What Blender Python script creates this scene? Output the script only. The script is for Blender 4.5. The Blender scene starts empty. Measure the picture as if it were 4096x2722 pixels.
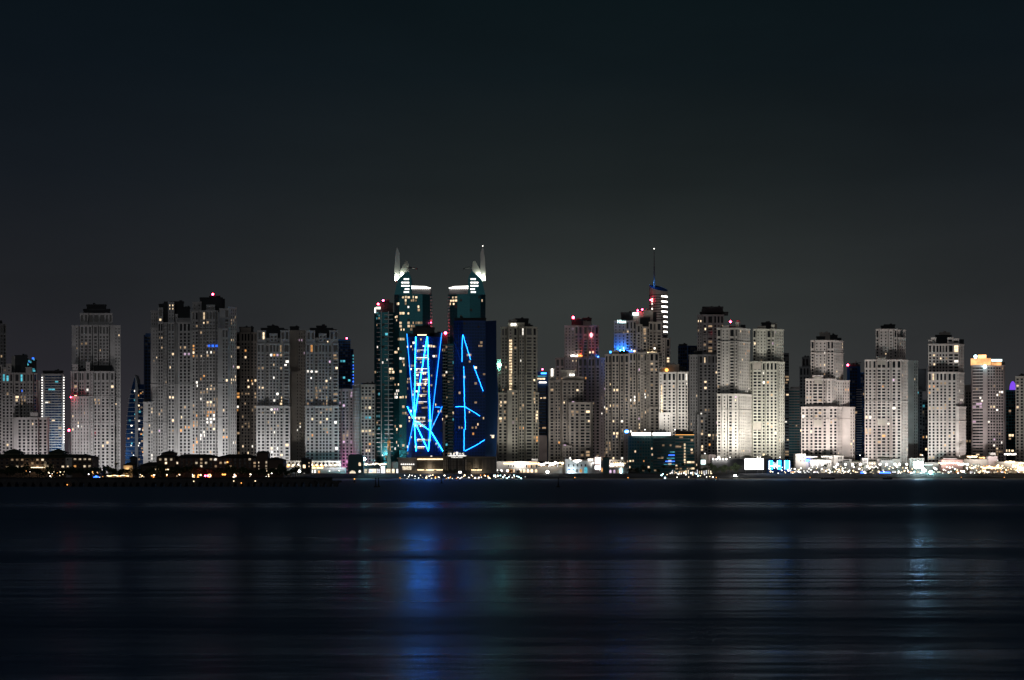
import bpy, math, random
from math import sin, cos, pi, atan2, hypot, radians
R = random.Random(7)
sc = bpy.context.scene
C = sc.collection
F = 5689.0            # focal length in photograph pixels (50 mm on 36 mm, 4096 px wide)
CAMZ, HY = 6.0, 1897.0
def X(px, d): return (px - 2048.0) / F * d
def Z(py, d): return CAMZ + (HY - py) / F * d

# ------------------------------------------------------------------ camera
cam = bpy.data.cameras.new('camera'); co = bpy.data.objects.new('camera', cam); C.objects.link(co)
co.location = (0, 0, CAMZ); co.rotation_euler = (pi / 2, 0, 0)
cam.lens = 50; cam.sensor_width = 36; cam.sensor_fit = 'HORIZONTAL'
cam.shift_y = (HY - 1361.0) / 4096.0
cam.clip_start = 0.5; cam.clip_end = 20000
sc.camera = co
sc.view_settings.view_transform = 'Standard'; sc.view_settings.look = 'None'
sc.view_settings.exposure = 0; sc.view_settings.gamma = 1
sc.cycles.max_bounces = 4; sc.cycles.diffuse_bounces = 2; sc.cycles.glossy_bounces = 3
sc.cycles.sample_clamp_indirect = 8.0
sc.cycles.use_denoising = True

# ------------------------------------------------------------------ materials
def nd(nt, t, **k):
    n = nt.nodes.new(t)
    for a, b in k.items(): setattr(n, a, b)
    return n
def base(name):
    m = bpy.data.materials.new(name); m.use_nodes = True
    return m, m.node_tree, m.node_tree.nodes['Principled BSDF']
def plain(name, col, rough=0.7, var=0.15, scale=0.08, metal=0.0, spec=0.3, bump=0.0):
    m, nt, p = base(name)
    tc = nd(nt, 'ShaderNodeTexCoord')
    n1 = nd(nt, 'ShaderNodeTexNoise'); n1.inputs['Scale'].default_value = scale; n1.inputs['Detail'].default_value = 6
    nt.links.new(tc.outputs['Object'], n1.inputs['Vector'])
    r = nd(nt, 'ShaderNodeMapRange'); r.inputs['To Min'].default_value = 1 - var; r.inputs['To Max'].default_value = 1 + var
    r.inputs['From Min'].default_value = .3; r.inputs['From Max'].default_value = .7
    nt.links.new(n1.outputs['Fac'], r.inputs['Value'])
    mx = nd(nt, 'ShaderNodeMix', data_type='RGBA', blend_type='MULTIPLY'); mx.inputs[0].default_value = 1
    mx.inputs[6].default_value = (*col, 1); nt.links.new(r.outputs[0], mx.inputs[7])
    nt.links.new(mx.outputs[2], p.inputs['Base Color'])
    p.inputs['Roughness'].default_value = rough; p.inputs['Metallic'].default_value = metal
    p.inputs['Specular IOR Level'].default_value = spec
    if bump:
        b = nd(nt, 'ShaderNodeBump'); b.inputs['Distance'].default_value = bump
        n2 = nd(nt, 'ShaderNodeTexNoise'); n2.inputs['Scale'].default_value = 1.2
        nt.links.new(tc.outputs['Object'], n2.inputs['Vector'])
        nt.links.new(n2.outputs['Fac'], b.inputs['Height']); nt.links.new(b.outputs[0], p.inputs['Normal'])
    return m
def glow(name, col, s, sample=False, var=0.0, scale=0.3):
    m, nt, p = base(name)
    p.inputs['Base Color'].default_value = (*[c * .3 for c in col], 1)
    p.inputs['Emission Color'].default_value = (*col, 1)
    p.inputs['Emission Strength'].default_value = s
    if var:
        tc = nd(nt, 'ShaderNodeTexCoord'); g = nd(nt, 'ShaderNodeObjectInfo')
        n1 = nd(nt, 'ShaderNodeTexNoise'); n1.inputs['Scale'].default_value = scale
        nt.links.new(tc.outputs['Object'], n1.inputs['Vector'])
        r = nd(nt, 'ShaderNodeMapRange'); r.inputs['From Min'].default_value = .3; r.inputs['From Max'].default_value = .7
        r.inputs['To Min'].default_value = s * (1 - var); r.inputs['To Max'].default_value = s * (1 + var)
        a = nd(nt, 'ShaderNodeMath', operation='MULTIPLY')
        r2 = nd(nt, 'ShaderNodeMapRange'); r2.inputs['To Min'].default_value = .45; r2.inputs['To Max'].default_value = 1.35
        nt.links.new(g.outputs['Random'], r2.inputs['Value'])
        nt.links.new(n1.outputs['Fac'], r.inputs['Value'])
        nt.links.new(r.outputs[0], a.inputs[0]); nt.links.new(r2.outputs[0], a.inputs[1])
        nt.links.new(a.outputs[0], p.inputs['Emission Strength'])
    m.cycles.emission_sampling = 'AUTO' if sample else 'NONE'
    return m
def glass(name, col, rough=0.12, spec=0.5, metal=0.0):
    m, nt, p = base(name)
    p.inputs['Base Color'].default_value = (*col, 1); p.inputs['Roughness'].default_value = rough
    p.inputs['Specular IOR Level'].default_value = spec; p.inputs['Metallic'].default_value = metal
    return m
M = dict(
    cream=plain('cream_plaster', (.54, .52, .495)), pcream=plain('pinkish_cream_plaster', (.55, .495, .475)), gcream=plain('greenish_cream_plaster', (.52, .52, .46)), olive=plain('olive_beige_plaster', (.40, .385, .325)), hw=glow('hotel_room_light', (1, .80, .55), .62, var=.7), grey=plain('grey_plaster', (.46, .46, .465)),
    rose=plain('rose_plaster', (.50, .42, .42)), brown=plain('brown_plaster', (.30, .27, .245)),
    beige=plain('beige_plaster', (.43, .395, .355)), white=plain('white_paint', (.78, .78, .76), var=.06),
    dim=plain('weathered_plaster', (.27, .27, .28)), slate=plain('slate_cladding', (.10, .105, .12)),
    dark=plain('dark_roof_plant', (.035, .04, .045)), roof=plain('clay_roof_tiles', (.05, .045, .04), bump=.15),
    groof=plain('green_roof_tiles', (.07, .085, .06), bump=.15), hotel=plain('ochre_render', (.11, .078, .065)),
    pink=plain('pink_render', (.55, .33, .30)), teal=plain('teal_cladding', (.10, .20, .21)),
    bluegl=glass('blue_curtain_glass', (.015, .09, .27), .25, metal=.6), tealgl=glass('teal_curtain_glass', (.022, .14, .17), .3, metal=.7),
    navygl=glass('navy_curtain_glass', (.012, .05, .15), .3, metal=.5), ledgl=glass('glossy_blue_glass', (.010, .060, .25), .35, metal=.25),
    metal=plain('grey_metal', (.25, .26, .27), .4, .05, metal=.6), black=plain('black_metal', (.02, .02, .022), .5, .05),
    conc=plain('dark_concrete', (.06, .06, .065), .85, .3, .5), rock=plain('dark_rock', (.035, .036, .04), .9, .5, .6, bump=.4),
    sand=plain('wet_sand', (.30, .27, .22), .6, .25, .15), earth=plain('paved_ground', (.10, .095, .09), .9, .3, .1),
    leaf=plain('tree_leaves', (.045, .065, .035), .8, .5, .8), palm=plain('palm_fronds', (.05, .075, .035), .7, .4, .8),
    bark=plain('bark', (.12, .09, .065), .9, .3, 1.0),
    g0=glass('dark_window_glass', (.014, .016, .020), .12), g1=plain('drawn_curtain', (.11, .105, .10), .8, .3, .5),
    warm=glow('warm_lit_window', (1, .74, .46), 1.5, var=.6), wdim=glow('faint_warm_window', (1, .68, .40), .38, var=.6),
    wht=glow('white_lit_window', (1, .93, .82), 2.0, var=.5), amber=glow('amber_lit_window', (1, .45, .13), .9, var=.5),
    pinkw=glow('mauve_lit_window', (.9, .62, .85), .75, var=.5), bluew=glow('blue_lit_window', (.03, .16, 1), 1.6, var=.4),
    tealw=glow('teal_lit_window', (.12, .65, .8), .7, var=.5), orange=glow('orange_lit_glass', (1, .32, .06), 2.5, var=.4),
    led=glow('blue_led_strip', (.008, .33, 1.0), 36.0, True), led_mirrored=glow('glowing_mirrored_led_line', (.010, .26, 1.0), 9.0, True), led2=glow('faint_blue_led_strip', (.010, .22, .9), 6.5, True),  # the dimmer strip's emission stands in for mirrored neon
    lampw=glow('white_lamp', (1, .95, .86), 4.5), lampy=glow('warm_lamp', (1, .76, .45), 3.2), lampo=glow('orange_lamp', (1, .40, .09), 3),
    lampc=glow('cyan_lamp', (.55, .95, 1), 10), star=glow('flood_lamp_glass', (1, .98, .90), 70, True), starc=glow('cyan_flood_lamp_glass', (.35, .95, 1), 420, True), glare=glow('glaring_screen', (.70, .95, 1), 120, True), lampb=glow('blue_lamp', (.04, .15, 1), 5), lampr=glow('red_lamp', (1, .03, .08), 60, True),
    screen=glow('video_screen', (1, .98, .97), 5.0, True), sign=glow('white_sign_light', (1, .95, .88), 3.2),
    signc=glow('cool_sign_light', (.75, 1, .98), 3.2), signb=glow('blue_sign_light', (.03, .24, 1), 90, True), signo=glow('orange_sign_light', (1, .48, .19), 2.0, True, var=.4, scale=.15), beam=glow('teal_roof_flood', (.30, 1, .85), 120, True),
    shop=glow('lit_shop_interior', (1, .85, .62), 1.1, var=.7, scale=.6), shopw=glow('white_shop_interior', (.95, .95, 1), 1.4, var=.7, scale=.5),
    purple=glow('purple_light', (.25, .08, .95), .9), tent=glow('lit_tent_fabric', (1, .82, .5), .9),
    signp=glow('blue_oval_sign', (.04, .28, 1), 5), letter=glow('sign_letter', (1, .96, .9), 1.25), fascia=plain('bronze_fascia', (.11, .105, .10), .5, .1),
)
WIN = ['g0', 'g1', 'warm', 'wdim', 'wht', 'amber', 'pinkw', 'bluew', 'tealw', 'bluegl', 'tealgl', 'navygl', 'ledgl']

# ------------------------------------------------------------------ mesh helpers
class MB:
    def __init__(s): s.v = []; s.f = []; s.m = []
    def quad(s, a, b, c, d, m=0):
        i = len(s.v); s.v += [a, b, c, d]; s.f.append((i, i + 1, i + 2, i + 3)); s.m.append(m)
    def poly(s, ps, m=0):
        i = len(s.v); s.v += ps; s.f.append(tuple(range(i, i + len(ps)))); s.m.append(m)
    def box(s, x0, x1, y0, y1, z0, z1, m=0):
        i = len(s.v)
        s.v += [(x0, y0, z0), (x1, y0, z0), (x1, y1, z0), (x0, y1, z0), (x0, y0, z1), (x1, y0, z1), (x1, y1, z1), (x0, y1, z1)]
        for f in ((3, 2, 1, 0), (4, 5, 6, 7), (0, 1, 5, 4), (1, 2, 6, 5), (2, 3, 7, 6), (3, 0, 4, 7)):
            s.f.append(tuple(i + k for k in f)); s.m.append(m)
    def prism(s, pts, z0, z1, m=0):
        n = len(pts); i = len(s.v)
        s.v += [(x, y, z0) for x, y in pts] + [(x, y, z1) for x, y in pts]
        for k in range(n):
            j = (k + 1) % n; s.f.append((i + k, i + j, i + n + j, i + n + k)); s.m.append(m)
        s.f.append(tuple(i + n + k for k in range(n))); s.m.append(m)
        s.f.append(tuple(i + k for k in reversed(range(n)))); s.m.append(m)
    def plate(s, pts, y0, y1, m=0):            # outline in x,z with thickness in y
        n = len(pts); i = len(s.v)
        s.v += [(x, y0, z) for x, z in pts] + [(x, y1, z) for x, z in pts]
        for k in range(n):
            j = (k + 1) % n; s.f.append((i + k, i + j, i + n + j, i + n + k)); s.m.append(m)
        s.f.append(tuple(i + k for k in range(n))); s.m.append(m)
        s.f.append(tuple(i + n + k for k in reversed(range(n)))); s.m.append(m)
    def tube(s, a, b, r0, r1=None, n=6, m=0):
        r1 = r0 if r1 is None else r1
        d = [b[k] - a[k] for k in range(3)]; L = math.sqrt(sum(q * q for q in d))
        if L < 1e-4: return
        d = [q / L for q in d]
        u = (0, 0, 1) if abs(d[2]) < .9 else (1, 0, 0)
        e = [d[1] * u[2] - d[2] * u[1], d[2] * u[0] - d[0] * u[2], d[0] * u[1] - d[1] * u[0]]
        q = math.sqrt(sum(k * k for k in e)); e = [k / q for k in e]
        f = [d[1] * e[2] - d[2] * e[1], d[2] * e[0] - d[0] * e[2], d[0] * e[1] - d[1] * e[0]]
        i = len(s.v)
        for p, r in ((a, r0), (b, r1)):
            for k in range(n):
                t = 2 * pi * k / n
                s.v.append(tuple(p[j] + r * (cos(t) * e[j] + sin(t) * f[j]) for j in range(3)))
        for k in range(n):
            j = (k + 1) % n; s.f.append((i + k, i + j, i + n + j, i + n + k)); s.m.append(m)
        s.f.append(tuple(i + k for k in range(n))); s.f.append(tuple(i + n + k for k in range(n))); s.m += [m, m]
    def ball(s, c, r, m=0, nu=8, nv=5, sz=1.0):
        i = len(s.v)
        for a in range(nv + 1):
            t = pi * a / nv
            for b in range(nu):
                p = 2 * pi * b / nu
                s.v.append((c[0] + r * sin(t) * cos(p), c[1] + r * sin(t) * sin(p), c[2] + r * cos(t) * sz))
        for a in range(nv):
            for b in range(nu):
                j = (b + 1) % nu
                s.f.append((i + a * nu + b, i + a * nu + j, i + (a + 1) * nu + j, i + (a + 1) * nu + b)); s.m.append(m)
    def hip(s, x0, x1, y0, y1, z0, z1, over=0, m=0, ridge=None):
        x0 -= over; x1 += over; y0 -= over; y1 += over
        w = min(x1 - x0, y1 - y0) / 2
        if ridge is not None: w = ridge
        w = min(w, (x1 - x0) / 2 - .01); yc = (y0 + y1) / 2
        a, b, c, d = (x0, y0, z0), (x1, y0, z0), (x1, y1, z0), (x0, y1, z0)
        e, f = (x0 + w, yc, z1), (x1 - w, yc, z1)
        s.quad(a, b, f, e, m); s.quad(c, d, e, f, m); s.poly([b, c, f], m); s.poly([d, a, e], m); s.quad(d, c, b, a, m)
    def mesh(s, name, mats):
        me = bpy.data.meshes.new(name); me.from_pydata(s.v, [], s.f)
        for q in mats: me.materials.append(M[q] if isinstance(q, str) else q)
        if len(mats) > 1: me.polygons.foreach_set('material_index', s.m)
        me.update(); return me
    def build(s, name, mats, parent=None, loc=None):
        if not isinstance(mats, (list, tuple)): mats = [mats]
        o = bpy.data.objects.new(name, s.mesh(name, mats)); C.objects.link(o)
        if loc: o.location = loc
        if parent is not None:
            o.parent = parent
            if not loc: o.location = (0, 0, 0) if parent.parent else (-parent.location.x, -parent.location.y, -parent.location.z)
        return o
def tag(o, label=None, cat=None, group=None, kind=None):
    if label: o['label'] = label
    if cat: o['category'] = cat
    if group: o['group'] = group
    if kind: o['kind'] = kind
    return o
def thing(name, label, cat, loc, group=None):
    o = bpy.data.objects.new(name, None); C.objects.link(o); o.location = loc; o.empty_display_size = 1
    return tag(o, label, cat, group)
def copy_tree(o, parent=None):
    c = o.copy(); C.objects.link(c)
    if parent is not None: c.parent = parent
    for ch in list(o.children): copy_tree(ch, c)
    return c
def uplight(name, loc, power, col, parent, tilt=-12, cone=110):
    return light(name, 'SPOT', loc, power, col, parent, .5, rot=(radians(180 + tilt), 0, 0), spot=radians(cone), blend=.5)
def light(name, kind, loc, power, col, parent=None, rad=1.0, rot=None, spot=None, blend=.5):
    l = bpy.data.lights.new(name, kind); l.energy = power; l.color = col; l.shadow_soft_size = rad
    if kind == 'SPOT': l.spot_size = spot; l.spot_blend = blend
    o = bpy.data.objects.new(name, l); C.objects.link(o); o.location = loc
    if rot: o.rotation_euler = rot
    if parent is not None:
        o.parent = parent; o.location = tuple(loc[k] - parent.location[k] for k in range(3))
    return o

# ------------------------------------------------------------------ world: night sky lit by the city
w = bpy.data.worlds.new('World'); sc.world = w; w.use_nodes = True
nt = w.node_tree; bg = nt.nodes['Background']
tc = nd(nt, 'ShaderNodeTexCoord'); sp = nd(nt, 'ShaderNodeSeparateXYZ'); nt.links.new(tc.outputs['Generated'], sp.inputs[0])
mr = nd(nt, 'ShaderNodeMapRange'); mr.inputs['From Max'].default_value = .36; nt.links.new(sp.outputs['Z'], mr.inputs['Value'])
def ramp(stops):
    r = nd(nt, 'ShaderNodeValToRGB'); e = r.color_ramp.elements
    for k, (p, c) in enumerate(stops):
        q = e[k] if k < 2 else e.new(p)
        q.position = p; q.color = (*c, 1)
    nt.links.new(mr.outputs[0], r.inputs[0]); return r
def s2l(*c): return tuple(((v / 255 + .055) / 1.055) ** 2.4 if v > 10 else v / 255 / 12.92 for v in c)
SKL = [(0, s2l(64, 56, 60)), (.14, s2l(46, 44, 50)), (.34, s2l(35, 37, 41)), (.55, s2l(22, 27, 33)), (.75, s2l(15, 23, 30)), (1, s2l(8, 18, 24))]
SKR = [(0, s2l(68, 66, 63)), (.14, s2l(60, 62, 61)), (.34, s2l(51, 55, 54)), (.55, s2l(32, 38, 39)), (.75, s2l(18, 27, 31)), (1, s2l(8, 20, 24))]
rl, rr = ramp(SKL), ramp(SKR)
mx = nd(nt, 'ShaderNodeMix', data_type='RGBA')
m2 = nd(nt, 'ShaderNodeMapRange', interpolation_type='SMOOTHSTEP'); m2.inputs['From Min'].default_value = -.34; m2.inputs['From Max'].default_value = .08
m3 = nd(nt, 'ShaderNodeMapRange', interpolation_type='SMOOTHSTEP'); m3.inputs['From Min'].default_value = .10; m3.inputs['From Max'].default_value = .40; m3.inputs['To Min'].default_value = 1; m3.inputs['To Max'].default_value = .25
mm = nd(nt, 'ShaderNodeMath', operation='MULTIPLY'); nt.links.new(sp.outputs['X'], m3.inputs['Value'])
nt.links.new(sp.outputs['X'], m2.inputs['Value']); nt.links.new(m2.outputs[0], mm.inputs[0]); nt.links.new(m3.outputs[0], mm.inputs[1]); nt.links.new(mm.outputs[0], mx.inputs[0])
nt.links.new(rl.outputs[0], mx.inputs[6]); nt.links.new(rr.outputs[0], mx.inputs[7])
mp = nd(nt, 'ShaderNodeMapping'); mp.inputs['Scale'].default_value = (2.2, 2.2, 7); nt.links.new(tc.outputs['Generated'], mp.inputs['Vector'])
cl = nd(nt, 'ShaderNodeTexNoise'); cl.inputs['Scale'].default_value = 1.6; cl.inputs['Detail'].default_value = 4; nt.links.new(mp.outputs[0], cl.inputs['Vector'])
cr = nd(nt, 'ShaderNodeMapRange'); cr.inputs['From Min'].default_value = .3; cr.inputs['From Max'].default_value = .7; cr.inputs['To Min'].default_value = .74; cr.inputs['To Max'].default_value = .98
nt.links.new(cl.outputs['Fac'], cr.inputs['Value']); nt.links.new(cr.outputs[0], bg.inputs['Strength']); nt.links.new(mx.outputs[2], bg.inputs['Color'])

# frontal fill added from behind the viewer to lift unlit walls (the one sun lamp, turned down to night)
sl = bpy.data.lights.new('sun', 'SUN'); sl.energy = .095; sl.angle = radians(35); sl.color = (1, .97, .94)
so = bpy.data.objects.new('sun', sl); C.objects.link(so); so.rotation_euler = (radians(72), 0, radians(-8))
# ------------------------------------------------------------------ setting: water, beach, land
wm, nt, p = base('sea_water')
tc = nd(nt, 'ShaderNodeTexCoord')
def noise(sx, sy, scale, det=3, off=0):
    mp = nd(nt, 'ShaderNodeMapping'); mp.inputs['Scale'].default_value = (sx, sy, 1); mp.inputs['Location'].default_value = (off, off, 0)
    nt.links.new(tc.outputs['Object'], mp.inputs['Vector'])
    n = nd(nt, 'ShaderNodeTexNoise'); n.inputs['Scale'].default_value = scale; n.inputs['Detail'].default_value = det
    nt.links.new(mp.outputs[0], n.inputs['Vector']); return n
n1 = noise(.30, 1.0, .8, 4); n2 = noise(.03, .30, .30, 3, 31); n3 = noise(.016, .03, 1.0, 3, 77)
b1 = nd(nt, 'ShaderNodeBump'); b1.inputs['Distance'].default_value = .085; b1.inputs['Strength'].default_value = .38
b2 = nd(nt, 'ShaderNodeBump'); b2.inputs['Distance'].default_value = 1.0; b2.inputs['Strength'].default_value = .45
nt.links.new(n1.outputs['Fac'], b1.inputs['Height']); nt.links.new(n2.outputs['Fac'], b2.inputs['Height'])
nt.links.new(b1.outputs[0], b2.inputs['Normal']); nt.links.new(b2.outputs[0], p.inputs['Normal'])
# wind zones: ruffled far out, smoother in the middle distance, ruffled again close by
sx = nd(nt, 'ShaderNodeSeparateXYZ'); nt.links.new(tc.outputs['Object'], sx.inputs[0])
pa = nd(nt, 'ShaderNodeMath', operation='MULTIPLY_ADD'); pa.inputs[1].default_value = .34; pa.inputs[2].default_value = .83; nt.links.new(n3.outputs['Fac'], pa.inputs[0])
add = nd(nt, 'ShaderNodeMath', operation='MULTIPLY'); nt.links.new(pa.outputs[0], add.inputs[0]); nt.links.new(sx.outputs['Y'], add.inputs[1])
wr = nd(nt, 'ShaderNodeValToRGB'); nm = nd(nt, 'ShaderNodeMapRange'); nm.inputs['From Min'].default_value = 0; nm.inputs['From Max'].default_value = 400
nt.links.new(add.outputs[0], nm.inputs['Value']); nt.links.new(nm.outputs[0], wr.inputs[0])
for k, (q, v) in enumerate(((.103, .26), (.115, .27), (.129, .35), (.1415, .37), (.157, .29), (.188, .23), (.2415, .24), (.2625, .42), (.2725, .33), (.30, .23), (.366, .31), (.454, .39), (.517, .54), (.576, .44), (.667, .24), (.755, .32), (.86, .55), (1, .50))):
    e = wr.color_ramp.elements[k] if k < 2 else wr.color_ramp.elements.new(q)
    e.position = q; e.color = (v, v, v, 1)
nt.nodes.remove(p); out = nt.nodes['Material Output']
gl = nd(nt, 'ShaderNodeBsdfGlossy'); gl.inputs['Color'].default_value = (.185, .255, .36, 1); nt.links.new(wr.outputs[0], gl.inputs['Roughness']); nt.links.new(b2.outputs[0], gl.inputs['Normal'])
df = nd(nt, 'ShaderNodeBsdfDiffuse'); df.inputs['Color'].default_value = (.001, .003, .012, 1)
ad = nd(nt, 'ShaderNodeAddShader'); nt.links.new(gl.outputs[0], ad.inputs[0]); nt.links.new(df.outputs[0], ad.inputs[1]); nt.links.new(ad.outputs[0], out.inputs['Surface'])
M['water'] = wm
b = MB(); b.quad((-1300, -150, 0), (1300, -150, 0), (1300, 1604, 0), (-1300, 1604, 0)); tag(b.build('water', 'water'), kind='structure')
LZ = 6.8
b = MB(); b.box(-1300, 1300, 1690, 2300, -1, LZ); tag(b.build('ground', 'earth'), kind='structure')
b = MB()
xs = [-1300 + 20 * k for k in range(131)]
for a, c in zip(xs, xs[1:]):
    ya, yc = 1600 + 2.5 * sin(a * .021) + 1.5 * sin(a * .07), 1600 + 2.5 * sin(c * .021) + 1.5 * sin(c * .07)
    b.quad((a, ya, -.15), (c, yc, -.15), (c, 1616, 1.0), (a, 1616, 1.0))
tag(b.build('beach', 'sand'), kind='structure')
b = MB()
for a, c in zip(xs, xs[1:]):
    h = lambda q: 2.6 + 1.1 * sin(q * .05) + .7 * sin(q * .13 + 1)
    b.quad((a, 1614, .9), (c, 1614, .9), (c, 1632, h(c)), (a, 1632, h(a)))
    b.quad((a, 1632, h(a)), (c, 1632, h(c)), (c, 1691, LZ + .02), (a, 1691, LZ + .02))
tag(b.build('embankment', 'rock'), kind='structure')
b = MB(); pl = [(X(-600, 1230), 1230), (X(1180, 1230), 1230), (X(1330, 1300), 1300), (X(1330, 1420), 1420), (X(-600, 1420), 1420)]
b.prism(pl, -1, 3.0); tag(b.build('headland', 'rock'), kind='structure')

# ------------------------------------------------------------------ towers
STY = dict(p=(5.0, .54, .66), q=(4.1, .60, .66), s=(4.6, .30, .46), w=(6.2, .72, .64), r=(4.2, .98, .55), g=(3.3, .84, .74), t=(3.2, .34, .62), v=(3.4, .7, .62))
wmesh = {}; LAST = []
def wall_run(mb, wins, p0, p1, z0, z1, H, sty, slot, fill):
    dx, dy = p1[0] - p0[0], p1[1] - p0[1]; L = hypot(dx, dy)
    if L < .05: return
    tx, ty = dx / L, dy / L; nx, ny = ty, -tx
    def P(u, z, r=0): return (p0[0] + tx * u - nx * r, p0[1] + ty * u - ny * r, z)
    if sty == 'n' or L < 2.3:
        mb.quad(P(0, z0), P(L, z0), P(L, z1), P(0, z1)); return
    pit, wf, hf = STY[sty]
    n = max(1, round(L / pit)); pit = L / n; ww = min(pit * wf, L - .3); rv = .45
    rows = []; z = z1 - H * .45
    if slot and z - 2.6 * H > z0: rows.append((z - 2.1 * H, z)); z -= 2.6 * H
    while z - H > z0:
        rows.append((z - H * (hf + (1 - hf) / 2), z - H * (1 - hf) / 2)); z -= H
    top = z1
    for a, c in rows:
        mb.quad(P(0, c), P(L, c), P(L, top), P(0, top)); top = a
        u = 0
        boost = R.choice((.25, .5, .8, 1.0, 1.3, 1.7)) if c - a < 1.6 * H else .4
        for k in range(n):
            u0 = pit * (k + .5) - ww / 2; u1 = u0 + ww
            mb.quad(P(u, a), P(u0, a), P(u0, c), P(u, c)); u = u1
            mb.quad(P(u0, a), P(u0, a, rv), P(u0, c, rv), P(u0, c)); mb.quad(P(u1, a, rv), P(u1, a), P(u1, c), P(u1, c, rv))
            mb.quad(P(u0, a), P(u1, a), P(u1, a, rv), P(u0, a, rv)); mb.quad(P(u0, c, rv), P(u1, c, rv), P(u1, c), P(u0, c))
            q = P((u0 + u1) / 2, a, rv - .02)
            wins.append((q, ww, c - a, atan2(ty, tx), fill(boost)))
        mb.quad(P(u, a), P(L, a), P(L, c), P(u, c))
    mb.quad(P(0, z0), P(L, z0), P(L, top), P(0, top))
def parse(s, D, deep=0):
    out = []; raw = []
    for t in s.split():
        a = t.split(':'); raw.append((float(a[0]), float(a[1]), a[2] if len(a) > 2 else 'n'))
    for a, c in zip(raw, raw[1:] + [None]):
        out.append((X(a[0], D + a[1]), D + a[1], a[2]))
        if deep and c and a[2] == 'n' and 1 <= c[0] - a[0] <= 4 and out[1:]:
            o = max(a[1], c[1]) + deep
            for px in (a[0] + .25, c[0] - .25): out.append((X(px, D + o), D + o, 'n'))
    return out
def filler(lit, pal, curtain=.13, dk='g0', rows=1.0):
    keys = list(pal); tot = sum(pal.values())
    st = [None]
    def f(boost=1.0):
        if st[0] and R.random() < .3: return st[0]
        st[0] = None; r = R.random()
        if r < .58 * lit * boost ** rows:
            q = R.random() * tot
            for k in keys:
                q -= pal[k]
                if q <= 0:
                    st[0] = k; return k
        return 'g1' if R.random() < curtain else dk
    return f
P1 = dict(warm=5, wdim=7, wht=2.5, amber=1.2, pinkw=1)
P2 = dict(warm=4, wdim=8, wht=3, pinkw=2, tealw=.6)
PB = dict(warm=2, wdim=3, wht=1, bluew=.6, tealw=3)
def place_windows(root, wins, cap=100):
    lo = root.location
    wins.sort(key=lambda q: (q[4] in ('g0', 'g1') or q[4].endswith('gl'), R.random()))
    for q, ww, hh, yaw, k in wins[:cap]:
        if k not in ('g0', 'g1') and not k.endswith('gl') and ww > 1.2:
            f = R.choice((1, 1, .7, .5)); ww0 = ww; ww *= f; sh = (ww0 - ww) / 2 * R.choice((-1, 1)); q = (q[0] + cos(yaw) * sh, q[1] + sin(yaw) * sh, q[2])
            hh *= R.choice((1, 1, .8))
        key = (round(ww, 1), round(hh, 1), k)
        if key not in wmesh:
            b = MB(); a, h = key[0] / 2, key[1]
            b.quad((-a, 0, 0), (a, 0, 0), (a, 0, h), (-a, 0, h)); wmesh[key] = b.mesh('window', [k])
        o = bpy.data.objects.new('window', wmesh[key]); C.objects.link(o); o.parent = root
        o.location = (q[0] - lo.x, q[1] - lo.y, q[2] - lo.z); o.rotation_euler = (0, 0, yaw)
    rest = wins[cap:]
    if rest:
        b = MB()
        for q, ww, hh, yaw, k in rest:
            cx, cy = cos(yaw) * ww / 2, sin(yaw) * ww / 2
            b.quad((q[0] - cx, q[1] - cy, q[2]), (q[0] + cx, q[1] + cy, q[2]), (q[0] + cx, q[1] + cy, q[2] + hh), (q[0] - cx, q[1] - cy, q[2] + hh), WIN.index(k))
        tag(b.build('window', WIN, root), kind='stuff')
G1 = 'cream apartment towers of the skyline'; G2 = 'dark glass towers of the skyline'
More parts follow.
